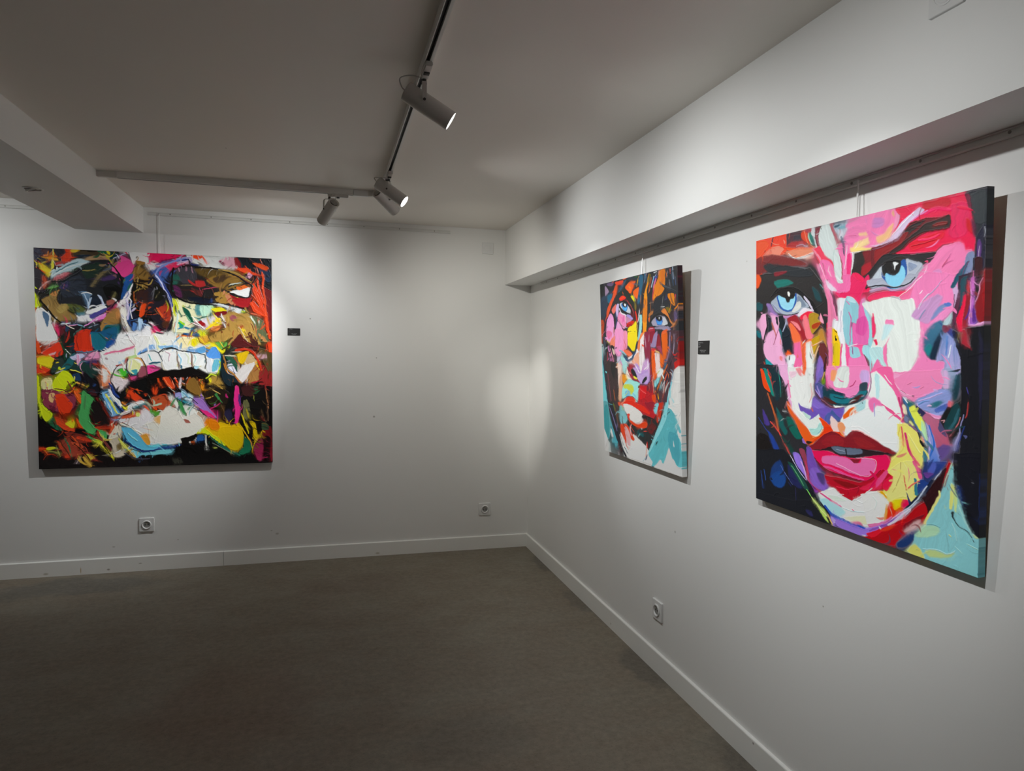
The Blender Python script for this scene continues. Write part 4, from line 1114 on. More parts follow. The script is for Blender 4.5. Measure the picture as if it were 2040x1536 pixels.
s:1 48882c 0,510 120,490 140,560 60,580
s:2 c89c60 40,620 170,570 200,760 280,770 180,740
s:3 3c7848 420,330 480,360 560,500 570,580 490,520
s:1 8c5448 520,630 600,640 640,690 560,700
l16:1 904c48 440,540 520,640
s:1 d8e4e4>70a8b8 490,180 600,230 670,290 640,340 560,320 480,270
s:2 8c8cb8 380,220 480,210 480,300 400,290
s:2 2c7c88 400,290 560,340 680,380 660,420 480,340
s:1 8c68a8 670,310 800,300 900,420 1060,620 940,560 800,470 700,380
s:1 c02c70 780,480 920,450 1030,560 1000,590 880,520 960,600 860,540
l14 d8a0a8 700,390 780,450
l8 1c1410 660,430 820,530 920,590
p:2 a8907c 700,470 860,570 940,600 900,720 820,680
p:1 d0780c 900,600 1080,660 1100,760 1000,830 860,760 840,700
p:1 c8a408 820,760 1000,740 1110,670 1300,720 1400,690 1460,780 1480,980 1400,1120 1300,1120 1150,1010 980,880
s:3 a8b41c 660,800 800,760 1000,880 1200,960 1180,1060 1040,960 860,860 700,860
s:4 b87c10 980,700 1100,720 1100,820 960,800
s:4 8c6c10 1140,860 1240,840 1200,880
l6 584c10 1290,900 1460,1010
l6 584c10 1250,990 1270,1060
p 0c0a08 475,940 720,855 740,890 700,950 540,1020 500,1010
s:1 1c4878 740,900 820,880 860,970 700,1010
l22 c85c20 640,1010 700,1000
s:1 4c98a0 -20,1050 280,980 320,1030 100,1060 -20,1080
l26:1 1c3468 0,1110 240,1080 480,1040
s:1 5c98a0 0,1130 200,1120 420,1110 300,1170 60,1200 0,1180
p:1 0a0909 -40,1200 300,1180 500,1020 700,1000 860,960 900,880 1040,980 1180,1100 1400,1230 1600,1180 1700,1300 1930,1300 1930,1400 -40,1420
s:5 22221c 340,1280 460,1240 520,1320 400,1340
l14:1 a8a8a0 870,880 890,1120
l14 788038 1010,1090 1060,1090
l22:1 1c5040 930,880 1060,1000 1240,1120 1420,1210
l10 586050 980,1010 1160,1100 1330,1200
s:2 145038 1400,1160 1480,1080 1480,900 1580,980 1620,1080 1560,1170 1440,1200
s:2 100c08 1420,560 1560,760 1640,960 1700,1080 1600,1180 1620,1000 1500,900 1440,740
l14 c0b018 1440,540 1500,680 1560,860
l12 b89810 1420,700 1480,820 1580,960 1620,1100
s:1 c8ac10 1580,660 1660,680 1700,840 1680,920 1640,860 1620,760
l14 c8a818 1780,820 1740,920
l12 a8901c 1680,960 1640,1060
l56:1 c82c7c 1370,160 1360,300 1390,460 1370,620
l24:1 502c6c 1410,240 1420,400
l30 d84838 1370,600 1370,680
l22 c8308c 1340,690 1370,690
s:3 6c1c38 1640,1080 1780,940 1800,1080 1760,1300 1700,1280
s:3 5c1418 1780,800 1920,760 1930,1000 1800,900
s:2 5c5c3c 1480,320 1570,380 1590,560 1520,640 1470,460
s:3 30402c 1780,680 1880,720 1880,800 1780,800
l14 4c3c28 1760,480 1840,680
l16:1 6c1c20 1760,580 1820,660
l20 245834 1690,120 1680,220
l8 787c34 1650,250 1650,340
l10 544030 1860,400 1880,660
l10 5c4020 1120,400 1170,520 1160,640
s:3 28243c 1180,500 1290,500 1300,640 1200,640
l12 5c2038 1180,640 1320,690
s:2 302c14 900,350 1040,360 1140,440 1000,440
l20:1 6c1420 1920,1000 1930,1290
s:4 160c0e 1820,920 1910,920 1900,1280 1830,1260
X
B 60 500 8
s:1 90a4a8 380,440 560,330 740,255 900,280 780,360 600,430 440,490 350,530
l12:1 3c6068 420,450 600,350 760,290
l10 c8d4d4 350,520 520,420 700,350 900,310
l14 14181c 340,600 520,600 700,500 860,400
s:1 c0407c 1320,390 1400,300 1560,260 1640,330 1600,460 1490,520 1420,470
l16 101214 1240,290 1420,470 1460,640 1430,840 1300,1000
l18 14120e 150,900 280,1040 400,1180 480,1260
l12 d0d4d4 820,790 900,780 980,800
l12:1 8ca0b4 850,800 900,900 925,1020 970,860
l14 b4c0d0 1080,820 1150,900 1200,1040
s d4d8d8 890,1075 1160,975 1200,1040 940,1115
s:1 44407c 950,1140 1190,1020 1210,1060 1000,1195
l14 c07cb0 860,1300 1040,1210 1200,1110
s:1 84602c 1690,260 1830,290 1790,330 1700,320
l16 6c5020 1700,340 1680,460 1760,560 1900,560
l12 a08848 1790,660 1900,640 1950,560
s:1 c8481c 1760,970 1830,960 1810,1130 1745,1150
l14 18120e 1640,620 1800,640 1940,700
l12 d8d8dc 1560,860 1600,900 1590,1040 1620,1200
p:1 d8d8d4 100,1100 190,1060 325,1130 330,1240 440,1540 110,1540
s 486078 190,1080 310,1140 280,1330
l12 e8e8e4 170,1040 330,1130
B 300 500 8
l20:1 7484b8 60,480 140,380 300,290 560,220
l14 b8bcd8 70,500 180,640 300,860 350,1080
l18:1 2c3c80 200,640 300,820 350,1000
l20 141010 370,380 340,520 330,760 460,880 720,950 1000,960
l18 18140e 720,370 900,370 1140,420 1360,500 1560,630 1620,680
l12 a88c4c 1080,410 1300,440 1480,520 1600,600
s:1 e4e6e2 1250,760 1440,725 1575,695 1560,840 1420,815
l16 1c1014 1250,770 1400,830 1560,845 1600,760 1610,660
s:1 ac1c24 1300,870 1500,870 1600,860 1540,1000 1360,960
s:1 a42c2c 720,590 840,580 850,650 740,670
l12 8c6878 450,380 455,440
l12 8c6878 560,370 565,430
l12 8c6878 650,370 660,450
l26 e8481c 1640,640 1740,860 1800,1060
l22 f05828 1780,440 1800,700 1840,1100 1900,1500
l18 e8501c 1600,940 1700,1080 1850,1150
s:1 e4541c 1620,290 1760,310 1880,370 1840,410 1700,350
s:1 0c5c48 505,1000 600,1060 670,1270 590,1180
s:1 e8dc1c 960,1030 1100,1010 1220,1060 1060,1075
s 7c1820 1030,1090 1200,1065 1200,1120 1060,1145
s:1 a01c24 725,1250 800,1210 860,1270 790,1300
l22 f0d428 880,1350 980,1280 1100,1190
l14 dcdcd8 1130,1110 1190,1320
B 300 640 8
s:1 e6e8e4 -40,610 90,600 150,680 150,740 60,770 -40,760
s:1 e8eae6 190,640 300,595 400,605 430,740 400,860 240,870 180,760
s:1 e2e6e4 445,620 610,620 640,740 580,830 470,800
s:1 e6e9e6 680,650 855,655 855,790 760,830 690,800
s:1 dcdfe2 880,720 960,700 980,880 900,910
l20:1 6cb8cc 1010,730 1000,880
s:1 5c9ce0 885,640 960,545 1030,515 1080,590 1105,690 1000,705 920,690
s:1 64a4d4 740,540 860,505 860,600 760,615
p:1 14100e -60,965 120,895 420,895 640,850 720,880 880,950 700,970 620,1000 560,1000 300,990 100,1020 -60,1060
s:1 c04420 190,1010 300,1000 380,1160 290,1170
s:1 80602c 610,1040 690,1010 750,1090 800,1260 720,1280 570,1180
s:1 d8b414 1370,640 1450,600 1560,590 1480,780 1410,770
s:1 d0ccc8 1340,970 1480,830 1660,770 1590,910 1490,1060 1430,1060
l16 a87838 1150,650 1220,860 1330,960 1440,1090
l22:1 c43c20 1350,580 1520,550 1640,610 1720,740 1760,880
p:1 5c2020 1260,480 1420,300 1500,400 1560,480 1400,520
l16 b88c50 1230,480 1400,300
B 300 770 8
p:1 c0beb4 180,520 280,410 440,490 520,620 700,520 800,600 850,720 700,870 480,990 280,1030 60,1000 120,800
s:1 8c68a8 670,310 800,310 900,420 1040,610 900,540 780,450
s:1 c42c70 800,490 900,500 1000,580 1020,620 900,570
p 0c0a08 475,940 720,855 740,890 700,950 540,1020 500,1010
s:1 c8a40c 1120,760 1300,740 1430,760 1480,900 1460,1040 1380,1120 1260,1100 1150,1000 1060,880
s:1 d0780c 920,640 1080,680 1100,770 960,800
l44:1 c82c7c 1370,170 1360,330 1390,480 1370,680
s:1 145038 1420,1150 1490,1060 1490,920 1580,1000 1600,1100 1530,1170
s:1 3c8048 450,360 490,360 560,540 500,500
s:1 8c5448 520,630 590,640 630,690 560,695
B 60 770 8
s:1 3c8048 830,190 900,240 1005,315 955,410 935,560 975,700 1090,800 1200,830 1190,900 1060,800 1000,870 880,800 790,690 780,520 810,380
s:1 b43418 420,290 530,260 600,340 670,440 620,540 520,520 440,420
s:1 a8b81c 150,380 240,460 350,560 280,650 220,640 170,480
s:1 4c90a8 1480,770 1600,770 1740,900 1880,1050 2040,1090 1820,1120 1640,1060 1530,920
l22:1 18284c 1500,960 1640,1070 1800,1140 2040,1110
l18 c4c458 1420,950 1560,1130
s:1 d8943c 1760,910 1860,870 1920,1020 1860,1030
l18 dce4e8 1260,180 1360,320 1440,430
l18:1 243c78 1250,60 1330,200 1400,270
l18:1 c8d060 1210,240 1290,360 1380,530
l20:1 5c94b8 1160,220 1230,400 1300,560
l26 b8b820 270,1100 390,1090
l20 d8441c 140,1110 250,1110
B 60 640 8
p b03018 700,560 720,370 880,250 940,270 960,440 990,570 820,570
s:1 1a6070 960,300 1100,300 1200,380 1180,540 1060,570 990,480
p:1 c0b020 120,690 280,670 380,720 330,850 120,780
s:1 c43820 200,610 360,510 460,440 510,540 420,600 300,640
s:1 b4c41c 380,1040 520,910 630,950 690,1030 600,1110 540,1200 380,1180
s:1 d8dca0 1580,770 1650,720 1740,800 1720,900 1640,950 1580,880
s:1 3c8c94 1600,890 1710,870 1690,950
s:1 48a830 1420,900 1480,870 1520,910 1500,970
s:1 e04890 1860,830 1960,830 2000,900 1900,940
l20 c46c88 1200,630 1400,590 1650,520
B 300 640 8
l14 5c6468 -20,590 60,585 120,610 160,690 180,740
l12 3c3c3c 120,610 200,560 330,535 420,560
l14 8c7c70 410,590 425,700 440,800 450,870
l12 a09080 640,610 660,700 665,840
l12 7c98a0 660,620 760,620 860,650 860,760
l14 5c5c54 860,650 880,760 860,860
l10 2c2c34 320,540 480,575 640,600 860,640
l16:2 9cc8dc 440,640 480,720 470,790
l14:2 b8d8d4 690,650 720,700 700,780
l12 c8b0b8 240,600 300,640 290,740
l16:1 d8e0c8 560,620 600,700 590,780
l20:1 2a5868 -20,790 60,770 140,760
l24:2 8c3c58 0,850 80,860 140,860
l16:1 c05088 20,900 120,870
l14 b8b0a0 160,760 200,860 260,880
s:2 a8d0dc 700,820 780,830 740,870 690,860
l12 e07040 210,1010 260,1100 330,1180
l10 2c1410 300,1000 360,1120 420,1200
l12 d85020 380,1010 430,1090
l10 e08060 340,1060 370,1160
l14 4c2c14 560,1060 560,1200
l12 1c1008 660,960 800,1000 900,1060
l10 a09888 280,1160 380,1240
l18:1 6c9cb0 520,1250 620,1330
l10 303030 620,1310 760,1420
l12 e8e8e0 660,40 760,160 860,240
l10 887848 1110,40 1200,160
l10 f0e8e0 560,100 700,160 840,220
l14:1 78b088 560,20 640,140
l12 305c4c 740,60 900,20
l10 c8b890 1400,200 1480,330 1540,430
l10 784028 1600,140 1640,240
l14:1 504020 1140,560 1220,500
l12 6c2020 1480,420 1600,500 1720,520
l10 e0c040 1100,440 1160,520
l18:2 603018 1560,300 1620,430
B 60 640 8
l12 4c3c3c 1560,720 1540,860 1600,980
l12 5c4440 1760,690 1840,830 1860,980
l10 3c3434 1300,1010 1340,900 1420,800
l14:1 e8c8c8 1480,800 1500,900
l12:1 9c3c4c 1560,960 1620,1050
l14:1 e8e0d8 1620,740 1600,860
l12:1 50a8a8 1880,640 1940,740
l10 3c3c44 1300,950 1280,1060 1340,1160 1420,1260
l12:1 e07848 1240,900 1280,960
l10 d85828 960,330 980,500
l12:1 4c6c80 740,600 900,600 1060,570
l10 e8a0c0 620,180 760,160
l10 b8c8c8 480,160 640,140
l14:1 244c50 1100,300 1220,420 1300,340
l10 d8d0c0 560,160 700,240
l12:1 8c2418 760,300 740,440 780,560
l16:1 3c1c1c 540,240 560,360 540,480
l12 6c3c2c 600,1060 680,1200
l10 c8c050 460,900 560,860
l12:1 501820 400,1180 560,1220 680,1300
l14:1 d86028 700,1240 760,1340
l10 f0d8b0 240,1100 260,1200
l12:1 1c3c28 340,860 480,900
l10 a0a098 400,940 520,900
l18:2 3c6c40 880,1300 860,1500
B 60 770 8
l14:1 3c2014 460,960 560,1100 640,1220
l12 1c1008 700,1020 860,1160 960,1280
l12 b84820 660,900 760,1000
l10 4c8c58 940,660 1040,780
l14:1 601c14 840,830 1000,900 1140,960
l10 201810 1180,1040 1280,1200
l12 a8a090 1300,900 1380,760
l10 6c6450 1400,840 1440,960
l14:1 282830 1500,1180 1700,1260 1900,1260
l12:1 7cb0b8 1560,860 1700,980
l10 202830 1600,1100 1760,1160
l12:1 d8d0cc 1440,700 1560,740 1700,700
l12:1 c86038 1560,600 1660,560
l10 484038 1240,460 1300,560
"""
ART2 = """
B 1190 520 10.737
p 2a2c30 0,480 1760,40 1760,1600 60,1600
s:6 2a4054 100,800 260,700 330,640 200,960 140,1200 80,1100
s:4 1c2220 70,520 160,500 150,640 90,760
s:4 6a5878 220,500 360,450 340,540 240,540
s:2 9c88a0 180,540 260,660 190,750
s:3 1e6480 230,760 330,700 300,860 240,900
s:6 2c3a4c 100,900 220,840 200,1100 120,1250
s:2 e0482c 400,450 560,420 540,490 440,520 400,500
l16 ea6a40 560,400 650,370
s:2 d8542c 400,530 450,520 420,700 340,880 300,1000 240,1180 200,1210 230,1000 330,780 360,640
s:3 2f566c 600,420 640,400 560,560 480,680 440,680 520,520
l40:4 26343e 640,400 760,370 860,390
l12 2f6a3a 800,340 870,345
l16 d8a83c 895,330 870,430 850,540
s 202a24 440,700 600,600 720,700 760,800 860,960 800,1040 700,960 640,820 540,740
s:2 f0641c 620,540 700,450 820,430 800,500 720,690 660,640 600,580
l20:3 f8a030 690,560 720,580
s:2 ee6c24 770,650 880,560 900,660 870,800 800,760
s:3 2c6480 880,380 930,290 980,310 990,420 950,640 920,860 870,920 860,840 900,560
l26 262830 1010,280 990,500 980,700 970,1100
l14 98889c 1060,270 1030,340 1000,460
l10 b07850 940,720 930,900
s e8302c 480,800 540,740 620,780 600,820 520,860
s:1 ee4824 490,800 560,745 600,780 520,820
s 601a24 600,820 680,860 760,1000 800,1100 780,1230 720,1160 700,1040 620,900 500,860
l12 a04848 640,850 740,980 790,1150
s e6de34 720,750 770,745 800,840 790,860 740,800
l8 e8d890 780,720 810,820 830,860
s:2 7a6a28 800,900 840,920 830,1060 800,1000
s:1 bcc4cc 460,900 500,870 560,860 640,900 700,1020 720,1110 660,1110 560,1040 500,980
s 1a1c20 490,880 560,850 640,900 720,1020 700,1000 620,920 520,900
l22 1c1e22 490,900 500,980 560,1060 640,1110 700,1130
s 3c8cd0 540,960 620,980 640,960 620,1070 560,1020
s 16181c 540,890 640,900 640,980 590,1000 550,960
s e8eeee 590,920 612,930 605,965 590,960
s e8786c 340,1000 410,920 420,1020 360,1130 320,1060
s cdb8e0 430,920 470,920 460,1100 430,1200 400,1040
l14 3a4c80 400,1090 400,1180 420,1240 400,1400
s:2 e8a0d0 220,1260 290,1120 350,1200 370,1400 340,1700 220,1700 200,1500
l14 d83848 200,1210 180,1330 
s:2 ee90bc 440,1240 480,1080 560,1140 620,1160 620,1400 560,1440 500,1340
s:2 e8a8d4 440,1280 520,1400 560,1540 560,1800 400,1800 400,1500
s:3 e070a8 560,1160 580,1260 540,1300
l16 e6e0e4 480,1020 520,1110 610,1160 620,1280
l10 a48484 460,1240 520,1360 600,1420
l8 b4b4bc 580,1410 650,1420
s:2 b0a0dc 630,1150 700,1140 770,1230 720,1240 640,1180
s:2 c890b0 640,1190 740,1250 660,1320 630,1300
s:1 d83424 640,1320 740,1270 800,1280 760,1340 640,1400
s b0202c 640,1350 730,1320 720,1380 650,1410
s:2 fde40c 660,1440 760,1350 830,1280 840,1400 850,1700 660,1700
l26 ee3a28 820,1080 840,1180 850,1280
l10 f0d090 850,1300 860,1450
l16 ece2de 900,1050 890,1160 870,1300
s:2 a4dcd8 900,1160 950,1140 960,1240 940,1540 900,1700 880,1600 900,1340
l24 f07040 980,1230 990,1350 970,1560
s:2 f4a018 1080,440 1100,480 1060,620 1070,800 1060,1200 1040,1540 1000,1700 970,1300 990,900 1010,700 1040,560
s:3 e08418 1000,820 1070,840 1060,1240 980,1280
l12 e0a020 1110,280 1080,380 1070,480
s:3 6c6020 1120,290 1150,290 1110,460 1080,440
l30:3 9c5030 1150,360 1130,520 1110,640
l12 c87844 1140,560 1100,680
l14:2 b8d0e0 1200,330 1190,420 1160,560
l16 4888c0 1210,340 1200,420
l14 e0e4e8 1210,250 1270,225
l12 a8b8d8 1270,270 1230,340
s:3 3c50a0 1240,340 1290,320 1240,440 1200,540
l20 e878a8 1260,380 1220,480 1200,620
l14 e84c5c 1210,580 1190,720 1180,820
s:1 ee8c14 1330,220 1400,170 1450,210 1450,400 1440,500 1420,560 1430,590 1370,690 1260,760 1200,830 1190,780 1220,620 1220,520 1300,380
s:5 e07c10 1360,220 1430,230 1430,430 1360,450
l14 f0a090 1320,210 1310,300
l30:2 2c2c34 1460,200 1470,480
l10 a88c94 1500,210 1490,350
l16 d86058 1560,170 1560,260
l22:2 30445c 1590,170 1610,400 1620,520
l10 b0c4dc 1610,130 1620,240 1630,380
l14:2 48587c 1660,340 1680,500
l10 8a8894 1540,400 1550,540
p:2 301820 1700,80 1830,80 1900,1600 1760,1600 1730,800
s:4 601c2c 1720,280 1790,420 1800,760 1750,800 1740,500
l34:2 2c3238 1340,450 1440,550 1560,600 1680,660 1720,740
l12:2 565e68 1340,460 1450,550 1560,580
s:1 24282e 1170,860 1280,790 1400,700 1440,600 1500,640 1520,760 1620,920 1660,1000 1600,1000 1480,960 1360,1010 1200,1100 1090,1020 1080,900
s:3 30345a 1450,760 1480,700 1500,800 1440,840
s:1 ee9020 1510,690 1600,680 1640,700 1650,940 1580,880 1520,780
l18 c83c50 1665,700 1680,840
l10 c88c70 1720,900 1720,1040
l10 c8ccc8 1360,970 1440,965
l8 9c8070 1120,890 1220,880
s:3 d88440 1370,1050 1440,1000 1480,1060 1520,1160 1560,1300 1500,1220 1420,1120
s:5 7c6c20 1460,980 1560,1000 1600,1080 1540,1120
s:4 3c2c30 1560,1080 1640,1050 1660,1200 1640,1300 1560,1200
s:3 6c5c84 1640,1040 1700,1100 1710,1200 1660,1280
l24:2 c88048 1500,1160 1580,1300 1640,1340 1700,1240
s:3 b07440 1100,1130 1190,1050 1180,1120 1110,1180
s:2 e07038 1090,1200 1130,1190 1110,1300
s:1 a4a0b0 1160,1300 1210,1220 1280,1170 1380,1160 1450,1190 1500,1320 1400,1370 1200,1370
s:1 c8ccd0 1390,1190 1460,1220 1500,1320 1390,1360
l24:1 1a1c1c 1130,1280 1220,1160 1320,1120 1420,1130 1500,1200 1540,1290
s 2c5cb0 1250,1200 1320,1170 1390,1200 1390,1300 1350,1360 1280,1340
s 4898dc 1270,1270 1380,1280 1360,1350 1290,1330
s 14161a 1260,1170 1380,1170 1390,1240 1330,1280 1270,1240
s e4e8e8 1318,1190 1340,1195 1335,1230 1318,1230
l12 202428 1120,1360 1250,1390 1400,1380 1480,1340
s:3 9890a8 1240,1400 1500,1370 1560,1440 1540,1500 1400,1450 1240,1440
s:3 a82438 1100,1410 1200,1400 1230,1500 1200,1640 1100,1640 1080,1480
l10 d0a0b0 1110,1440 1200,1430
s:2 e46838 1380,1500 1480,1430 1510,1480 1500,1700 1380,1700
l20:2 8c7ca4 1560,1400 1580,1600
l14:2 b48070 1640,1300 1640,1560
l16:2 5c1824 1760,1400 1790,1560
p:1 b04828 75,1250 140,1260 160,1330 140,1540 130,1780 90,1720
l16:2 302838 200,1250 160,1480
l14 b88070 360,1400 360,1600
B 1190 660 10.737
p:3 4c343c 1480,-40 1900,-40 1880,600 1700,760 1640,800 1560,1160 1480,1540 1240,1540 1260,1180 1420,900 1500,600
p:3 3a3438 120,100 240,200 420,620 440,1540 240,1540 160,900 120,500
p:1 98a8a8 90,240 140,280 160,500 120,620 105,500
l24:2 38485c 150,120 170,280 150,480 130,640 140,760
s:1 ee9cc8 380,-40 560,-40 570,280 480,500 440,480 380,350
s:2 e478a4 220,-20 320,0 300,100 250,150 210,60
s:2 e8886c 280,220 370,80 380,300 300,290
l12 e8d060 220,190 270,240
s ee98b4 560,0 640,0 640,280 600,400 640,460 540,420 560,240
l10 d05870 570,160 600,260 590,380
p fde800 650,-40 860,-40 850,180 800,380 750,400 700,340 660,260
l20 8cc8d0 900,0 880,160 
s f48c54 920,60 980,20 960,200 900,360 860,420 860,320
s ec7850 560,380 680,400 740,460 700,520 620,490
l20 8cb8c4 480,390 560,440 620,500
l14 1c2c38 660,320 740,420 790,440
s:1 16181c 200,240 260,250 230,380 180,440 170,340
s:1 1e1e24 290,290 340,290 350,340 320,380
l26:1 c87cb0 240,320 280,500 310,700 320,820
l16 e890b0 280,360 330,520 350,630
l20 d8c0b0 330,360 360,480
l22:1 8c3040 230,440 220,600 230,720
s:1 f4eae8 600,620 760,480 800,420 860,360 900,500 860,640 760,680 680,660
s:2 f0b090 760,560 880,420 900,640 880,800 840,720 740,640
l34:1 2c5478 580,550 660,610 740,570 790,450
l20:1 284870 850,220 820,400 780,500
p:1 eee6e4 920,160 1000,20 1000,560 980,760 960,860 900,820 900,600
l16:2 b8a8a4 940,300 930,540 940,700
s ec5030 950,260 1040,290 1030,330 960,300
p:1 8c2844 1000,0 1120,-20 1140,300 1130,560 1100,680 1030,560 1000,400
l16:1 c090a0 1020,100 1040,320
l14:1 a87884 1110,60 1100,200
s:2 c8a0cc 980,660 1080,560 1110,700 1110,960 1080,1060 1000,1000 940,960
l16:1 f0e8f0 1070,620 1080,720 1000,800
s:2 9c88ac 1170,120 1280,-20 1280,200 1240,320 1140,300
s:2 901c34 1120,0 1230,-20 1190,120 1160,240 1130,160
s:1 8c2030 1290,60 1330,60 1360,300 1330,400 1260,360
s:1 a04060 1270,320 1360,300 1380,480 1340,400
s d43a3c 1160,340 1250,360 1230,420 1160,420
l14 ecc080 1230,390 1320,430 
p:1 f0641c 1160,400 1220,400 1240,700 1280,900 1240,1020 1180,960 1160,680
p:1 e4d0cc 1225,440 1320,480 1350,700 1310,850 1260,880 1240,700
s ee7020 1350,440 1400,560 1420,660 1380,760 1340,660
p:2 e06820 1370,40 1500,0 1500,400 1460,560 1410,620 1390,400
l20:1 8c7c9c 1560,0 1540,240 1530,420 1480,620
l14:1 a89cb0 1640,40 1640,300 1620,460
l20:2 3c3c48 1590,240 1580,460
l16:1 b06040 1590,60 1590,180
s:2 2c5c78 1440,600 1480,580 1480,700 1420,800
l30:2 4c2428 1700,0 1740,300 1680,560
s:3 902020 1740,200 1860,120 1900,720 1800,720 1700,700 1700,600
s:1 c02420 1650,640 1740,580 1860,540 1870,740 1760,700 1700,800 1650,780
l20:2 3a2c34 1630,500 1560,660 1500,900 1440,1100
l26:2 5c3c44 1600,560 1640,760 1560,900
p:0 cfcfca 1730,720 1880,730 1900,1700 1500,1700 1560,1200 1640,800
l26:1 28465c 1400,900 1330,1080 1260,1160 1240,1240
l22:1 c86c34 1500,700 1420,880 1340,1080 1240,1280
l14 d85838 1480,900 1440,1040
s:2 e8f0ec 1330,780 1400,840 1380,900 1300,980 1280,900
l16 c0c870 1280,880 1330,820
s:1 88d0d4 1260,1020 1330,960 1310,1060 1240,1180 1220,1100
l12 88d0d4 1380,1060 1330,1240
l10 e0e0dc 1420,1060 1370,1200
l12 d8d0cc 1440,1040 1400,1300
l18:1 a04c3c 1500,1040 1420,1280 1380,1500
l14 303840 1540,900 1500,1140
l24:1 7cc8d0 1590,1060 1540,1280 1490,1540
l24:1 8098a8 1620,860 1560,1120
s:2 a83040 680,700 740,660 800,700 740,760 740,900 820,1010 900,1060 800,1040 700,940 670,820
l12 a02840 680,720 670,840 720,960 840,1040
s:2 b894d0 760,700 860,680 960,860 1070,800 1110,960 1080,1100 960,1090 900,1060 880,900 780,820
l20:1 f0e4f0 800,700 900,860 940,860
s:1 9c3c50 760,700 820,720 780,780 740,760
s 24282c 730,800 770,790 820,880 850,960 800,930 740,880
s e8e050 790,930 850,990 820,1000 780,960
s 2c3034 960,1060 1000,980 1050,940 1060,1000 1010,1060 970,1090
s:2 a8d8d4 500,540 580,560 640,680 620,800 580,880 560,800
l14 d890b8 490,620 540,700
s:1 c8bcd4 420,600 480,520 500,600 470,680
p:2 3c3030 180,620 330,620 420,740 430,1000 460,1300 440,1700 300,1700 200,1300 160,1000
s:3 282828 300,660 380,640 400,820 360,1000 300,860
l20:2 6c3c48 230,900 260,1200 300,1500
l20:2 8c5034 350,1240 380,1460
l14:2 4c5c28 300,1480 340,1560
l14 e8a070 430,640 420,760
s:1 e8d0c0 440,660 520,720 500,1000 460,1200 450,900
s:2 d8a888 480,960 540,900 540,1200 500,1480 450,1400
s:2 dc9030 540,900 620,930 620,1020 580,1120 540,1040
s:1 f4e8d4 640,740 680,900 740,1010 660,1000 620,940
l14 f0d850 600,920 640,1010
s:2 9cdcd4 680,1000 780,1050 900,1100 880,1300 840,1500 700,1380 560,1420 520,1300 580,1100
s:3 c8d050 580,1120 740,1120 780,1240 720,1330 640,1220 560,1200
s:4 7cb8d0 590,1280 680,1240 700,1340 620,1400
p:1 b01c28 900,1130 1040,1140 1160,1120 1200,1300 1180,1600 1100,1700 860,1540 870,1280
s:3 c81c24 920,1160 1040,1180 1020,1400 900,1420
l8 e87070 910,1210 980,1270 1040,1310
s:2 7c2030 1080,1100 1160,1120 1160,1300 1060,1240
l20:1 a02838 1130,700 1160,1000 1190,1280
l16:1 d08878 1180,960 1210,1300
s ee5420 1170,1360 1240,1340 1250,1460 1220,1540 1170,1440
l20 e0a020 1290,1320 1310,1430
l18 2c1c18 1270,1280 1270,1400
s:1 e03a20 560,1440 640,1380 700,1360 780,1400 820,1500 760,1560 600,1500
s:1 e02c1c 500,1500 600,1500 800,1540 860,1600 540,1600
l8 200c10 520,1460 620,1380 740,1370 860,1480
p:1 70c0c4 110,260 130,640 160,900 180,1200 240,1540 200,1700 120,1700 110,900
l26:2 1c3444 130,620 160,860 190,1150 240,1540
B 1190 800 9.721
p:1 cfcfca 120,480 240,480 300,560 500,1000 520,1050 760,1130 1000,1200 1090,1260 1700,1480 1750,1500 1750,0 1640,0 1320,60 1240,300 1000,960 940,860 700,640 460,600 320,700 240,560 140,900 120,960
s:2 5c9ca0 110,0 200,0 240,300 260,480 215,720 160,600 120,460
s:1 3c8c90 130,100 200,60 230,440 215,700 140,500
s:2 4c9aa4 240,300 330,600 380,700 390,790 330,790 300,640
p:1 23262e 200,0 300,0 360,300 430,500 420,600 480,860 570,1060 530,1050 430,860 340,640 260,300
l16:1 6c6488 240,100 320,340 380,560
l26:2 5c4030 340,60 380,300 420,480
l14:2 607030 310,20 340,160
l10 502424 400,800 480,950
s:2 78b0b4 430,60 480,60 540,200 580,320 540,400 460,410 430,300
l12 a8b850 470,60 500,160
s ee5424 400,0 440,0 440,60 410,60
s:1 e8481c 450,430 540,410 600,480 660,600 720,720 690,750 640,700 560,560 560,800 500,680 460,560
s:1 e0b0b0 520,500 570,480 640,680 620,900 580,820
l10 d86050 510,620 560,840 600,920
l10 30485c 440,620 500,820 590,1010
p e6e0da 490,30 600,40 760,120 850,200 860,280 830,380 740,410 640,340 580,220 540,160
s e8402c 580,220 620,210 630,260 600,320 575,270
l8 302c2c 690,150 640,200
s:1 f0a8a0 740,240 790,280 760,310
p:1 282c2c 560,400 600,340 720,450 860,500 960,480 980,260 1040,120 1200,220 1250,260 1160,560 1060,780 990,930 900,800 780,660 660,560
s:1 e84a20 600,330 680,380 780,440 860,400 920,370 970,420 940,490 860,500 760,480 660,420
l14 f0e0dc 830,300 850,420 860,520
p:1 b01c28 620,0 1240,0 1130,260 1080,320 960,260 860,200 760,120 600,30
s:2 e84c20 740,20 860,60 980,180 1020,240 900,180 780,100
s:3 90182c 920,0 1100,0 1040,160 960,100
l14 1c1418 860,280 960,270 1080,320
s:2 7cc4cc 1110,40 1180,0 1190,80 1130,230 1090,160
s:2 b83420 1200,20 1300,20 1240,260 1160,400 1150,220
l18 281818 1300,0 1250,200 1210,400 1100,640
s:4 5c2020 960,500 1060,400 1140,480 1040,620
s:2 145054 760,580 880,600 900,680 820,640
l10 80b0ac 820,610 790,660
l14 d85044 900,570 960,560
l22:1 b03028 960,780 970,880
l16:1 e8b8a8 950,820 950,920 930,1060
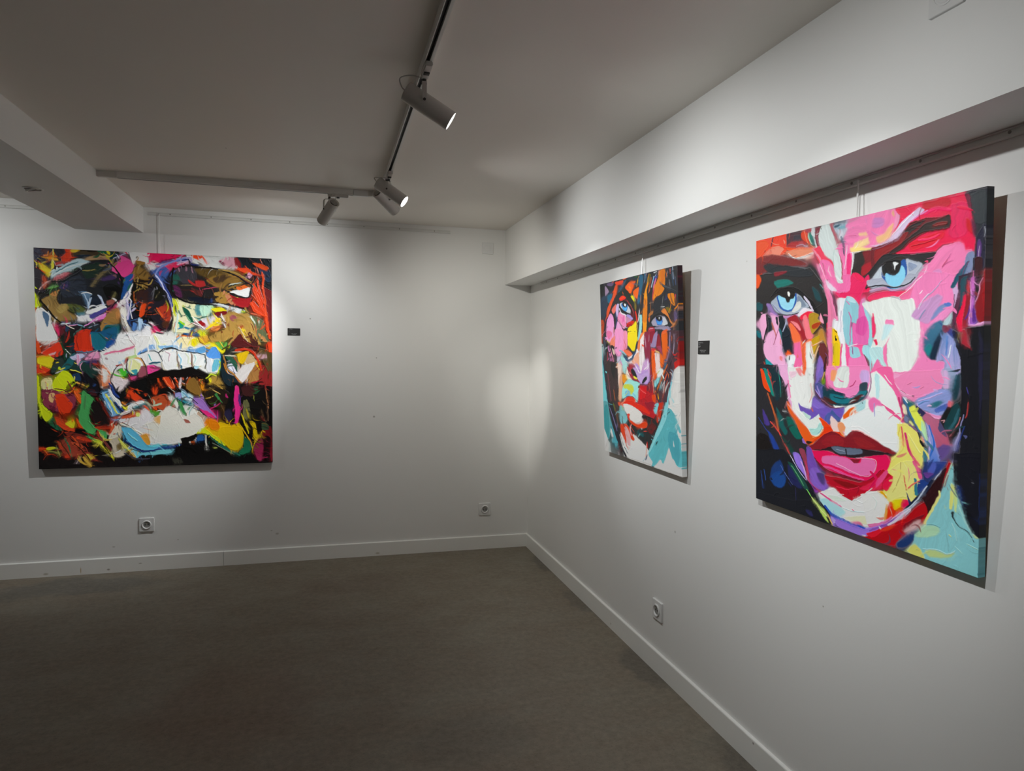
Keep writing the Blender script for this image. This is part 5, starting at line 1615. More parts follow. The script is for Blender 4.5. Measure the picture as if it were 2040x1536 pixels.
p:1 84c4c8 1320,0 1380,0 1360,100 1340,300 1280,500 1160,720 1040,960 980,1020 1000,920 1100,660 1260,260
s:1 5ca8ae 1360,110 1430,130 1500,240 1560,380 1620,560 1600,600 1540,500 1560,640 1620,780 1640,1000 1720,990 1730,1300 1620,1300 1520,1220 1500,1120 1450,1100 1390,880 1280,1190 1210,1120 1100,1250 1050,1240 1060,1160 990,1030 1060,880 1200,600 1300,400 1340,260
s:3 4c96a0 1380,560 1560,660 1600,1000 1560,1240 1450,1060 1380,840
s d8d6d0 1510,440 1560,520 1600,660 1560,620
s e4e6e2 1470,740 1495,870 1475,860
l16 4c98a0 1630,650 1720,680
l8 f0f4f2 1520,1240 1600,1290 1640,1270
l16 1c2428 1160,760 1130,830
l16:1 4c4c68 960,1020 930,1120
l8 80a0a4 880,1150 940,1060
l8 302c30 1360,200 1400,170
X
B 1190 520 10.737
s:1 c8ced4 470,900 520,880 600,880 670,940 715,1040 710,1090 640,1090 550,1030 490,960
s 2c6cb0 530,900 640,890 655,980 620,1078 560,1035 528,960
s 5cb0e8 545,965 630,980 638,1020 612,1066 560,1024
s 14161a 548,888 632,883 634,962 600,992 558,960
s e8eeee 583,912 616,922 610,966 585,956
l24 1a1c1e 470,900 540,860 620,880 700,980 740,1080
l16 1c1e22 480,900 500,980 560,1070 640,1115 700,1120
B 1190 660 10.737
s:1 c0a4d4 760,760 840,780 900,900 960,900 1060,820 1100,900 1080,1060 960,1090 900,1050 840,960 800,820
s 1c1e22 722,800 775,790 825,880 855,965 800,935 735,880
s e8e050 788,930 850,990 820,1005 778,965
s 1e2226 955,1065 1000,975 1050,940 1062,1000 1010,1065 970,1095
l14 902838 690,700 670,800 700,920 780,1000 900,1060
l16:1 f4ecea 930,420 925,600 930,760 925,840
l12 f0e4f0 1070,630 1085,740 1060,800
l12 28343c 660,340 740,430 800,420 850,230
s:1 fce408 665,20 740,10 840,40 835,180 795,370 750,390 705,330 668,240
B 1190 800 9.721
s:1 d83018 500,0 640,-40 760,20 900,80 1020,230 900,190 760,110 600,40
s e6e0da 500,40 620,45 770,125 850,210 855,290 820,370 745,400 650,340 590,230 545,160
s:1 e84a20 620,340 700,400 790,440 850,400 930,380 960,430 900,490 800,480 700,440
l12 1c1418 860,280 960,270 1080,320
s e04024 590,225 625,220 625,265 595,300
"""
ART3 = """
B 1500 365 8
p fb4a0c 40,920 525,810 530,1100 300,1230 230,1290 150,1400 130,1560 60,1740 40,1500
s ff5a1e 60,960 200,930 250,1000 180,1100 100,1200 70,1120
p fa4410 350,870 520,835 520,1060 440,1020 310,1040 300,960
l24 7c2434 318,880 300,960 290,1020
l10 7a2030 285,1080 300,1140 312,1220
s:3 f8957c 300,1040 400,1010 490,1060 440,1130 425,1210 320,1222 292,1110
s:2 ef8670 270,1055 185,1130 135,1250 215,1292 300,1190 280,1120
l12 f7b0a8 150,1255 215,1285
p 4c2430 530,828 770,788 830,800 900,960 720,1000 530,1010
s:8 35303c 640,850 745,830 750,940 660,960
s:6 b22a2c 540,1000 620,950 800,930 850,985 700,1030 540,1040
s:3 de4620 760,800 850,780 880,900 905,985 850,955 770,890
l8 ee9070 812,770 840,880 880,990
l10 d4683c 905,990 1000,1100 1060,1200
p b03848 820,772 960,735 930,800 850,800
s f55520 530,1035 700,1040 900,1030 930,1055 760,1058 600,1085 535,1075
l12 b9b6c8 690,1012 780,990 860,1020
s:3 ea9270 520,1110 640,1065 900,1045 960,1090 880,1150 700,1200 600,1170
l9 f6fbf9 560,1130 690,1208 950,1112
s:4 2f9a86>123444 868,840 930,780 952,860 995,985 985,1020 905,960
l12 b9dcc0 880,810 890,900 930,980
p:2 cfd8da 930,735 985,725 990,930 1040,1080 1050,1120 1000,1060 960,880
p:2 762634 985,722 1075,700 1035,860 1050,1000 1060,1060 1030,1060 980,880
l18 a05a66 1035,760 1010,840 1040,1000
s ea4460 1050,1010 1110,1060 1180,1200 1260,1250 1330,1500 1420,1700 1250,1700 1130,1536 1080,1360 1010,1200 940,1060 980,1050
l26 e98aa0 950,1060 1060,1220 1130,1380 1200,1560
s:3 ee78ae 1060,1260 1180,1230 1270,1330 1320,1536 1420,1750 1280,1750 1180,1700 1110,1536
l8 8a4a3a 1110,1280 1140,1400 1150,1470
l10 f3dfe6 1210,1330 1200,1400 1240,1500
l9 f8c8da 1060,1290 1110,1420 1160,1560
s d3dedb 1085,705 1205,668 1262,800 1330,1000 1395,1220 1450,1500 1440,1700 1400,1690 1310,1500 1262,1250 1150,1170 1080,1040 1050,950 1040,850
l7 5a5040 1075,700 1090,740
l4 7aa89a 1300,1030 1275,1200 1290,1400
l40 ad5c68 1235,668 1320,880 1395,1120 1430,1400 1420,1536
s:4 f07eb2 1350,1010 1420,960 1520,960 1600,1100 1560,1300 1550,1536 1540,1780 1440,1780 1430,1536 1420,1300
s:10 8fa9ba>e3dde4 1270,680 1480,630 1500,720 1440,860 1380,900 1340,820
s:6 2a5566 1280,690 1390,650 1360,700 1300,720
s:8 6ba6b4 1340,720 1480,660 1490,700 1400,740
l30:5 345a72 1400,860 1440,980 1450,1130
l14:3 203a50 1440,960 1450,1160
l14 f3d6e4 1500,1000 1480,1200 1455,1380
s:10 ee82b4 1500,640 2060,460 2060,980 1700,1060 1570,1090 1500,960 1440,900 1490,740
s:16 cf86bd 1800,560 2000,500 2050,700 1850,720
s:12 e9c890 1690,800 1880,780 1850,830 1700,840
s:14 f0d49c 1620,960 1850,860 2040,830 2040,900 1800,1000 1620,1060
s:8 f6e088 1560,1030 1800,1040 1900,1040 1800,1080 1580,1100
l6 b23a68 1520,845 1640,830
l8 f6f2ee 1560,1105 1760,1100 1900,1070
s:3 f03a80 1500,1170 1560,1130 1560,1400 1530,1530 1490,1560
l18 dfe9e6 1590,1110 1580,1300 1560,1500
p 2e2724 1620,1130 1760,1090 1920,1070 2060,1020 2300,950 2500,700 2500,1300 2000,1300 1900,1450 1560,1700 1560,1480
s:12 7c1d26 1740,1110 1900,1080 1930,1200 1880,1350 1740,1400 1780,1250
s:8 a51f2c 1740,1330 1880,1250 1960,1200 1900,1380 1740,1480
s:5 ea2a5c 1570,1470 1660,1440 1760,1500 1800,1560 1860,1720 1700,1760 1560,1750
B 1740 365 8
s:10 ee80b2 -100,490 300,420 400,440 380,620 330,780 220,920 100,970 -60,1000
s:16 c884c0 0,560 160,560 150,680 -20,720
s:12 eec08a 40,860 180,800 240,700 320,640 260,860 80,960
s:8 e0a882 290,480 330,430 330,540
s ee9cc0 380,445 410,500 400,620 340,740 330,640
p e51f50 340,420 1480,145 1560,300 1600,700 1640,900 1610,1080 1460,1060 1380,930 1100,990 1000,1090 400,1150 200,1000 300,800 400,640 420,520
s:10 c8122f 800,310 1200,220 1240,330 1120,400 830,420
s:14 dd2a5e 1250,330 1500,300 1540,560 1480,800 1280,880 1180,780 1250,560
l50:8 f0286a 840,480 1000,400 1240,420
s:10 c41526 1480,560 1550,600 1600,800 1500,720
s:8 dd1238 560,960 900,820 1120,760 1100,880 900,1000 620,1080
l10 8a1420 600,1000 800,960 1000,890
l30:4 f03a6c 720,910 900,880 1040,820
s:3 d9c8e2 -80,1010 100,970 230,900 330,780 430,640 560,510 700,400 760,385 820,430 700,520 560,640 470,780 380,880 250,950 80,1010
l16 f6f0f8 300,830 420,700 540,560 640,460
l24:4 e38cc0 600,600 700,520 860,440
p:3 6d1c24 -40,1040 200,960 380,880 480,760 600,620 850,545 1050,540 1210,490 1245,600 1230,690 1150,740 860,780 700,860 560,960 480,1060 300,1140 100,1330 -20,1420 -60,1200
s:4 2d2222 380,900 500,760 640,640 830,580 700,700 600,780 480,900
s:4 302423 820,640 1000,580 1200,500 1240,560 1230,680 1190,720 860,760 640,860 520,960 440,1060 240,1150 300,1060 500,900 700,760
s:5 8c2a2a 950,650 1100,610 1180,620 1160,660 1000,680
s:5 8e2024 20,1080 200,1000 360,930 480,800 560,780 440,960 260,1090 100,1200 20,1300
l12 8c5a72 -20,1060 160,1010 340,900
s:2 27282b 140,1160 300,1130 560,1140 780,1120 1020,1100 960,1200 860,1280 800,1290 640,1230 500,1200 400,1180 200,1260 80,1350 -30,1500 -120,1700 -140,1500 -20,1340
l10 eb4a78 440,1130 700,1110 860,1100
s b8c1cd 510,1220 620,1225 790,1290 700,1420 620,1536 470,1640 380,1560 500,1420
s:5 93a2ba 560,1260 700,1300 640,1380 560,1400
s c3ced6 130,1330 60,1420 -20,1560 -60,1620 150,1620 130,1440
p:2 f086b6 1020,1090 1130,1010 1360,930 1430,960 1470,1060 1570,1050 1610,1110 1560,1400 1500,1640 1240,1900 700,1800 660,1536 800,1400 880,1280 960,1200
l8 b04a80 1230,1120 1120,1300
l16 c0506e 1170,1220 1100,1330
s:10 dd92c4 940,1420 1050,1360 1130,1440 1100,1536 900,1536
l10 f8b8d4 780,1536 840,1380 860,1300
p:2 2a2d35 1460,150 1830,60 1940,60 1930,700 1800,700 1660,900 1620,800 1550,400 1530,200
s:8 353c40 1560,180 1800,110 1790,600 1640,640 1570,400
s:10 5c2440 1560,560 1640,680 1620,860 1590,760
s:6 70203c 1470,160 1540,180 1560,420 1520,400 1480,240
p:3 24243a 1640,860 1760,640 1810,660 1790,1120 1780,1300 1700,1450 1620,1500 1560,1600 1600,1200
s:6 5c3a78 1670,920 1720,900 1730,1040 1700,1200 1650,1300 1650,1060
l6 d8c0dc 1700,1000 1670,1180
l14 15151c 1770,660 1780,860 1770,1060
l6 c8ccd8 1775,680 1785,760 1780,850
s:5 3c1a22 1610,1200 1740,1180 1740,1400 1700,1500 1620,1470
s:4 7f8cae 1480,1130 1600,1080 1600,1250 1540,1450 1440,1650 1400,1760 1440,1400
s:4 2b5f78 1300,1480 1420,1340 1520,1220 1500,1300 1440,1480 1380,1640 1220,1760 1240,1600
l8 7a2a52 1520,1240 1440,1400 1400,1560
l12 15161c 1600,1190 1580,1400 1570,1600
l12 ea88b8 1590,1400 1600,1500 1620,1560 1740,1530
s 1a1c1e 130,1340 230,1260 330,1220 430,1230 480,1290 490,1400 440,1500 200,1480 150,1440
s 2a5ba2 470,1220 530,1340 530,1460 500,1600 420,1690 300,1740 220,1700 150,1560 120,1400 180,1500
s:2 8fd4ee 200,1440 260,1470 340,1480 400,1400 450,1320 500,1400 500,1536 440,1660 330,1690 250,1660 190,1540
s 1c1a1a 200,1260 320,1230 430,1250 420,1380 360,1470 290,1480 220,1420 190,1340
s e6eceb 310,1270 350,1262 395,1285 375,1310 350,1330 335,1400 325,1340
B 1500 550 8
p:2 2c2a2a 60,0 900,-120 1000,0 1100,120 1180,260 1200,480 1190,760 1160,900 1060,640 960,560 800,460 600,420 380,420 240,520 180,640 60,700
s:10 7e2424 60,-260 300,-330 700,-260 860,-180 700,-150 400,-140 240,-60 130,-20 60,20
s:8 ee5a20 60,0 100,0 130,80 100,180 60,200
s:8 252b30 160,-140 260,-190 500,-160 800,-120 950,-40 900,20 600,20 250,-40
s:9 8c2230 340,-40 540,-70 480,-20 360,20
s:6 1d7a70 330,100 480,60 600,90 640,130 480,180 380,200
s:8 1d5258 60,440 160,460 140,560 60,560
s:10 1f4a50 940,180 1040,260 1100,420 1000,380
l14:3 2c8f8c 1060,140 1140,240 1180,380
s:3 17181a 270,360 380,220 560,180 720,210 860,330 960,420 1010,520 1060,700 1000,600 860,480 760,340 640,260 500,240 360,300
s aab6c4 290,440 340,380 400,330 500,320 640,290 720,300 800,380 880,460 890,540 760,600 600,620 460,620 360,560
s:4 7e8ea0 720,320 800,400 850,480 760,500 700,400
s:3 d8dcd6 700,430 750,420 770,500 680,580 620,580
l12 8a8ab0 310,460 400,560 460,620
s 2158a8 390,330 400,440 440,530 520,580 600,575 660,500 695,400 690,280 650,300
s:2 9fdcf0 405,330 420,430 470,520 550,555 620,530 660,440 670,330 560,300
s 1b1718 380,290 420,230 540,190 640,210 670,290 650,360 600,380 580,430 540,430 510,370 460,350
s f2f4ee 548,270 570,258 592,290 585,330 565,330
l10 15181c 280,540 440,630 640,620 800,560 900,500
s e9e4ea 800,520 900,530 960,560 860,600 740,650 700,630
l26 d5cfe0 820,340 880,420 960,560
s:5 9579b4 210,460 290,460 330,560 400,620 340,640 260,560
l24 cf94c8 290,600 400,660 560,660 700,630
s:2 efb0d2 130,640 200,620 220,800 200,1000 180,1060 130,900 110,760
p efb2d6 190,1060 280,900 340,880 300,640 360,640 400,740 400,860 450,980 480,1200 540,1536 420,1600 320,1440 210,1310 170,1180
l20 1d1a20 220,640 230,800 200,920 175,1060
p:2 1c2a30 240,660 290,680 300,880 240,900 250,780
l12 c06a58 310,760 350,900 370,980 
l10 a04460 410,830 370,960 335,1100
p:2 16222a 470,640 540,820 600,900 640,1010 620,1100 650,1230 600,1250 520,1210 470,1120 460,900 370,760 360,660
s:4 1d6a74 410,850 460,900 470,1200 540,1400 500,1300 460,1040
s:2 1a2530 520,820 600,900 635,1010 610,1100 645,1240 590,1250 500,1200 470,1040 480,880
l14 aab0c8 480,900 520,780 540,700
l14 d8b0c4 400,660 410,760 400,860
s:3 a32430 550,690 680,630 780,800 860,1000 800,1060 700,900 600,800
s f7784a 590,760 660,820 740,940 780,1060 840,1060 900,1010 960,1020 940,1080 840,1536 720,1536 700,1200 620,1000
s:2 f48a90 600,730 700,760 760,860 740,880 680,820
s ea2648 760,640 880,570 1000,610 900,680 860,700 760,700
s f2808a 800,660 850,640 920,820 950,1000 850,1000 820,860 800,760
s:2 b39132 890,640 960,590 1050,620 1030,700 1100,740 1000,880 940,940 900,780
s:2 b0401c 940,800 1020,750 1090,740 1040,820 960,860
l10 3a1020 1090,760 1040,840 960,930
s:2 efa0b8 1080,600 1130,760 1070,720
s:3 c28c40 1060,880 1110,860 1140,980 1180,1160 1120,1040 1060,1060 960,1260 940,1100 1020,1000
s:3 c49e1c 930,1040 1050,950 1060,1020 990,1200 960,1250
l14 e8b890 960,1130 1100,1040
p:3 6e3030 1070,1070 1150,1080 1195,1200 1190,1536 1100,1420 1040,1200
p e5eae4 840,1070 930,1050 950,1160 980,1380 960,1620 860,1620 840,1300
p f070a6 660,1080 760,1060 780,1300 800,1560 700,1600 660,1460
l30 dc6a40 800,1070 800,1300 810,1536
l14 d7a8a0 920,1060 930,1200 960,1300
l10 e8c090 1060,1120 1000,1260 960,1400
s:3 8a6cc0 1065,1270 1130,1420 1110,1600 1010,1640 1020,1450
l20 26181e 1040,1200 1000,1400 970,1600
l16 201c20 1170,1300 1140,1460 1130,1640
s e7ecee 560,1280 680,1280 660,1400 620,1420 680,1536 560,1700 560,1400
s f5622a 530,1270 560,1200 620,1260 560,1280
l20 14202a 590,1290 580,1350
s:3 f08080 430,1280 470,1300 460,1360 430,1340
l10 f07858 440,1000 440,1100
p:3 302a2e 60,860 130,900 150,1060 170,1240 220,1330 340,1440 400,1536 430,1760 60,1760
s:4 13707a 60,880 130,920 130,1000 80,980
s:5 17969e 210,1330 300,1390 380,1500 380,1600 280,1540 220,1440
l16:3 b04438 180,1380 230,1480 260,1600
l30 b92840 1190,760 1190,900 1200,1060
l44 e882a6 1140,160 1210,420 1220,700 1210,1000 1230,1300 1200,1640
l30:2 f08ab4 1110,0 1180,200 1260,420 1340,700
l12 7a3050 1180,60 1260,330 1340,640
s:3 e5e2ee 1160,60 1340,240 1260,250 1190,180
s e4e8ea 1320,0 1420,110 1340,60
s:3 ee74ac 1420,0 1560,0 1560,220 1440,260 1380,250 1340,130 1440,120
s:2 e62e66 1560,0 1740,100 1830,-20 1860,60 1780,200 1730,330 1680,500 1560,380 1370,350 1380,280 1540,240
s:3 e9386e 1270,250 1380,290 1370,350 1320,310
p e7e9ec 1370,360 1490,360 1450,480 1440,760 1470,1100 1500,1536 1520,1900 1400,1900 1400,1100 1360,960 1280,860 1290,720 1370,740
l10 c8b8cc 1410,560 1400,700 1400,900
s:2 94c8d2 1490,330 1620,380 1690,500 1660,760 1570,740 1590,960 1590,1110 1540,1130 1480,1060 1440,900 1440,560
s:3 b8dde4 1500,330 1600,360 1640,440 1520,400
l14 d880b0 1490,400 1540,460
l16 c86ca4 1530,580 1570,700 1550,900 1555,1100
s:2 e36eae 1690,500 1760,380 1800,560 1850,760 1840,1080 1620,1110 1590,960 1600,760 1670,760
s:6 d957a0 1660,700 1780,640 1820,800 1760,960 1640,900
s:2 9ed2da 1750,400 1800,520 1880,740 1900,1000 1900,1200 1840,1080 1850,800 1780,600
s f2c800 1270,860 1340,890 1380,1050 1400,1300 1380,1480 1270,1490 1290,1200
s:4 e0c418 1290,1100 1370,1100 1380,1460 1300,1460
p f0609c 1480,1080 1540,1140 1640,1110 1760,1100 1750,1240 1850,1450 1880,1900 1520,1900 1490,1500
s:3 f284ba 1530,1330 1760,1280 1850,1480 1860,1900 1560,1900
s 9cd0da 1545,1140 1680,1150 1710,1290 1620,1320 1560,1290
l14 9a5a90 1590,1140 1600,1250
l8 f6eef4 1520,1140 1670,1090
s:2 a8dce2 1770,1110 1900,1160 2060,1130 2060,1300 1960,1400 1940,1600 1880,1500 1860,1350 1750,1240
l12 7a3a48 1770,1260 1830,1380 1850,1440
l16 b0808c 1880,1190 1900,1340 1900,1500
l26 e36a90 1390,1540 1400,1300 1420,1100
B 1740 550 8
p:3 f089bc 860,-60 1100,-60 1350,0 1360,300 1270,560 1180,600 1080,760 900,860 800,1000 790,1180 860,1300 960,1340 1140,1380 1140,1540 1200,1900 400,1900 600,1500 720,1300 740,740 640,400 400,340 500,240 640,100 760,0
s b0b6c4 -100,80 120,40 160,60 230,140 300,170 420,150 500,40 560,-40 700,-20 640,90 560,160 400,190 200,180 -60,190
l20 23242c -120,190 40,160 160,160 300,185 420,170 560,120 660,20
l26:2 c89cbc -60,240 120,200 300,230 460,200 580,140 700,20
s:2 e83a66 -100,340 20,270 240,250 500,240 600,210 560,260 420,340 300,340 0,380 -60,420
s:3 ee74a0 420,340 560,240 640,160 600,260 560,380 440,380
l9 f6eef2 400,340 560,220 680,90 780,0
s:2 e3eae4 -180,460 -60,420 40,380 240,350 440,400 620,370 650,440 660,580 740,740 730,1100 700,1280 640,1400 600,1500 480,1540 400,1536 240,1536 220,1300 210,1080 120,1180 60,1240 -20,1300 -60,1200 40,900 10,700 -40,640
l18 f2f5f0 600,370 640,420 660,580 735,740 735,1000
l14:2 ccd4d8 280,340 400,350 430,400
p:3 f08ab8 200,700 310,700 320,780 230,790 185,780
s:7 c6e4e6 180,780 310,790 260,900 200,1000 130,1020 160,880
p:2 f078ac 270,960 220,1080 210,1280 235,1536 100,1400 60,1300 -20,1500 -60,1600 -20,1800 300,1800 240,1600 200,1500 150,1300 150,1170
s:5 bfe2e2 -60,1160 60,1130 150,1160 160,1320 220,1480 120,1420 80,1320 0,1420 -40,1300
p e22a5a 0,1020 50,1010 65,1100 30,1110
s:4 e8396c -20,600 10,680 30,900 -20,980
s:12 c99ac8 600,640 760,450 1000,300 1100,360 1000,560 900,720 820,760
s:12 7e92c0 900,700 1050,480 1200,440 1240,480 1100,560 960,680
l16:5 8a94b8 730,700 800,580 830,540
s:6 5a7ac0 1120,450 1210,430 1240,470 1190,500
l12:4 a0a8c8 720,480 860,320 1020,180 1100,80
l10:2 e8e2ec 720,540 780,400 880,280
l12 fbeef4 740,290 770,250 785,230
s:3 ea92c4 880,780 1060,620 1240,480 1250,560 1100,720 960,800 860,880
s:3 b6ccd2 1100,770 1180,680 1250,580 1230,700 1180,790
s:8 4a7c98>2c5c78 820,940 920,780 1090,700 1110,800 1100,960 1000,1200 960,1340 880,1290 800,1170
s:8 2a8088 820,1180 900,1080 960,1180 880,1280
s:10 1a2c40 1090,860 1110,1000 1060,1160 1000,1340 900,1310 960,1100
s:7 7a94c8>b8a8cc 1130,870 1260,900 1320,1060 1400,1320 1400,1536 1360,1900 1130,1900 1130,1380 1000,1370 1060,1160
l30:8 4f80c0 1180,960 1180,1100 1160,1260
l14:5 dce4f0 1250,1100 1200,1300
s:6 3a4a90 1200,820 1270,880 1290,1000 1180,900
s:4 7c3448 1110,790 1240,800 1180,900 1110,900
s:3 cfb0d4 1260,180 1330,140 1350,240 1300,480 1260,560 1290,380
l10 2a1a2a 1290,290 1280,430 1265,540
s:2 24566a 1230,170 1280,60 1360,-60 1420,-60 1330,130 1270,190
p:3 3a2c3e 1360,0 1560,-60 1540,300 1450,560 1380,620 1330,700 1300,860 1240,800 1270,560 1340,300
s:5 5e3048 1340,280 1400,280 1360,500 1320,700 1260,830 1260,700 1300,480
s:3 2a505c 1400,60 1500,0 1460,200 1420,400 1380,500 1380,260
s:3 e8264c 1440,300 1480,320 1450,560 1430,740 1420,880 1370,880 1320,740 1330,660 1400,500
s:3 8c2630 1500,40 1545,300 1530,620 1520,800 1440,820 1430,700 1470,400
s:2 c04048 1480,240 1530,60 1540,180 1500,320
s:2 a82838 1420,860 1480,880 1510,1050 1560,1140 1560,1170 1480,1120 1410,1080
l14 5c1c1c 1520,1170 1510,1300
l7 c45a40 1505,1180 1508,1290
p 231c20 1620,20 1760,0 1680,300 1620,400 1600,300
s:2 8a1e24 1620,430 1680,280 1720,60 1760,0 1760,740 1660,720 1620,600
s a01e24 1760,-60 1900,-60 1880,740 1760,740
s:2 d878c0>8a54b8 1560,60 1620,20 1620,200 1600,420 1620,600 1650,720 1600,780 1520,780 1540,500
s:3 5a2c88 1590,440 1620,620 1640,720 1580,740 1570,600
l12 f0a8dc 1560,100 1545,400 1530,700 1540,770
l26 e2a4d0 1530,790 1660,780 1760,750 1880,745
l12 e8a0c0 1750,30 1700,120 1690,240 1650,360 1620,420
p:3 17181e 1270,850 1340,900 1410,1080 1560,1160 1520,900 1480,830 1560,820 1870,790 1850,1536 1830,2900 1380,2900 1400,1500 1390,1300 1320,1100 1260,900
s:10 24243a 1700,830 1750,1300 1740,1800 1700,2400 1680,1500
s:5 5a1c24 1500,840 1560,840 1540,1000 1490,900
l8 7a7a4a 1370,900 1350,1000 1370,1070
B 1740 735 8
s:8 a0b0ce>2a4658 1100,20 1250,-20 1320,100 1300,300 1230,500 1100,420 1000,330 1100,200
s:8 c8a8cc 1040,60 1180,40 1200,300 1120,320 1060,180
p:2 f38fbc 300,60 600,40 1060,20 1120,200 1080,330 960,380 780,450 700,500 600,500 440,380 340,240
s:3 f0a2c8 620,10 480,90 360,80 300,60 330,200 420,330 560,430 480,440 380,330 300,200
l8 fbd6e6 300,60 330,200 440,370 620,440
l8 8a4060 420,340 520,400
s 2a2430 600,420 650,420 635,465
l6 8a4050 540,250 610,215
l6 8a4050 740,320 800,290
s:8 8a98cc 700,480 1080,330 1230,380 1240,480 1200,680 1100,740 980,760 860,690 720,620
s:6 4a62a8 980,640 1150,560 1220,560 1210,650 1080,680 1000,700
s:8 2e6a78 860,590 1000,520 1130,530 1000,620
l14:3 c0a8d4 720,520 900,460 1100,400
l14:3 5a80b0 720,580 800,530 880,510
s:4 e294c0 720,620 860,700 1000,740 1090,770 1050,815 960,790 840,720
l8 e8bcd8 700,560 740,640 900,760 1050,810
s:4 d26a74 1200,500 1250,540 1240,620 1190,600
p:2 e3ebe6 -700,420 -60,100 60,30 200,180 300,300 400,520 440,720 460,860 440,1060 400,1300 370,1330 0,1120 -220,1020 -500,900
s:4 b8dcde 30,100 100,140 90,460 40,470
s ef6aa2 40,0 280,-20 350,240 430,430 440,600 480,840 440,850 440,720 380,480 280,300 160,150
l12 e9ede9 180,110 230,180 300,260
l44 ea5c92 -10,500 140,590 300,690 450,830
l24 b83c6c 400,460 460,700 470,830
s:10 efb0cc -160,440 -80,430 40,580 60,760 0,820 -20,560
s:4 e4dc78 290,900 420,880 480,880 600,930 720,1030 800,1230 780,1536 700,1600 760,1900 640,2100 300,2200 160,1900 260,1500 400,1330 410,1100 300,1000
l16:3 f2eca0 560,1040 680,1240 740,1340
s:2 d9cf74 440,900 470,900 480,1250 430,1330 400,1350
l22 cc5c60 440,930 470,1060 480,1230
l38:2 c03068 510,1030 560,1250 640,1420 720,1536
l10 c8b054 420,900 400,1080
l44:2 3a6a94 480,480 560,620 620,760 700,900 760,1020
s:2 d4dc60 570,600 640,600 780,800 820,960 830,1080 760,1000 660,840 580,660
s:2 2a6668 520,500 640,570 580,620 540,580
s dadc88 570,830 640,900 620,910
l16 e9efee 480,470 540,550
s:3 eadcc0 460,600 500,600 510,700 480,720
s:5 6c7a98 500,740 560,800 540,860 490,820
s:4 2e2c50 680,590 860,720 760,760 700,680
s:6 b06a88>a85068 780,780 860,710 1000,810 1060,820 1160,960 1210,1120 1200,1260 1000,1250 930,1000 830,850
s:8 5e4a84 1020,1260 1120,1200 1230,1240 1200,1350 1080,1480 1040,1420
s:6 4c486c 1060,820 1120,920 1170,1080 1120,1060 1040,960
s:2 b4e0b0 760,820 800,880 850,1100 860,1240 780,1060
l22:2 8a9ca4 760,1000 830,1130 860,1230
s:2 a4a4d0>2f6ab8 830,850 880,920 960,1060 1000,1240 1060,1400 1050,1600 860,1600 860,1460 920,1260 870,1060
l22:3 2f64b4 880,900 960,1120 960,1260 900,1400 880,1536
l10:1 b8a8dc 890,1080 920,1220 880,1360 860,1500
s:3 141418 740,1130 790,1170 830,1230 790,1240 750,1190
s:3 e0a088 770,1080 810,1110 820,1180 780,1150
l20:3 302a38 700,970 740,1080 750,1130
l22:4 7a5a7c 580,890 660,960 720,1010
s:4 3a7080 800,1270 860,1300 850,1440 800,1536 780,1400
p:3 18191a 1060,820 1180,600 1240,620 1390,500 1420,700 1430,800 1380,960 1300,1100 1220,1200 1190,1060
s:3 183c40 1330,540 1400,640 1380,760 1300,940 1180,1030 1130,900 1200,740 1260,620
l34:4 2f5c66 1370,660 1300,850 1220,960
l14:2 b4686c 1390,780 1360,880 1280,1000 1220,1080
l12 d09aa0 1090,830 1140,820 1120,860
s:8 1b3a44 1270,200 1390,60 1400,260 1340,480 1260,500
l26:6 2c5c6c 1330,100 1280,330
l10:4 46408a 1500,300 1510,400
l12:3 a83c3c 1515,540 1500,700 1460,790
l9:1 9a9aca 1440,740 1400,900 1330,1150 1290,1350 1260,1500
l14:4 2a3c80 1460,920 1380,1120 1320,1330
B 1500 735 8
p:2 2a2a2e 60,-60 400,-60 460,120 520,300 545,500 560,660 600,760 720,940 800,1100 860,1200 940,1340 1040,1560 1200,1900 60,2100
s:3 f6521c 120,20 160,20 210,140 250,260 290,380 230,350 180,300 150,180
s:2 1c8678 180,20 220,20 290,200 350,440 300,420 260,300 210,160
l18:2 b44a44 240,20 300,220 345,400 350,450
s:8 153038 260,0 400,0 460,150 420,480 360,500 300,200
l8 3aa090 410,40 440,260 450,460
l26:4 b86038 240,400 320,640 380,820 420,980
l20:3 d85048 290,850 390,960 470,1100 590,1350
s:10 1a5a58 380,620 480,800 500,900 560,1000 520,1060 420,900
s:10 146054 540,770 640,800 740,1000 790,1100 700,1120 580,960
l10:3 9aa8a8 450,830 500,800 
l8 dfe4e4 480,675 545,680
l12:3 2c3c80 100,780 200,940 300,1080
s:8 22408e 240,990 330,1080 430,1280 500,1536 300,1536 340,1300
s:8 181414 80,1050 240,1060 330,1260 340,1400 200,1500 80,1500
s:6 16403c 440,1060 600,1200 680,1350 640,1380 520,1200
s:6 4a3a88 160,640 230,760 280,900 200,880
s:4 8a6abc 790,1110 860,1130 860,1200 800,1180
p e7aed4 400,-60 540,-60 600,250 640,500 680,640 640,640 580,480 540,320 490,180 440,100
l26 f088b4 560,200 600,400 640,560
p e0e3df 550,-20 980,-20 970,100 950,500 940,640 800,640 1050,720 1010,940 880,930 780,840 640,660 600,380
l16 dba6a4 920,240 940,400 905,540
s:6 f08c94 680,0 780,0 780,120 740,100
s:3 e86838 790,-20 850,-20 820,110 790,80
s:8 eacad8 580,60 700,40 680,120 600,150
s:2 6e56b0 730,545 780,600 860,630 930,640 960,460 1040,520 1150,600 1260,640 1440,610 1460,640 1440,740 1370,820 1240,830 1200,900 1100,780 1040,740 1000,770 910,810 850,720 760,670
s:6 4c5a9c 1160,740 1240,700 1240,840 1200,880 1140,820
s:6 8068c0 960,480 1060,540 1160,620 1040,640 960,600
l20:2 c8684c 930,620 960,680
s:3 bcd8cc 790,680 870,730 930,760 910,800 850,780
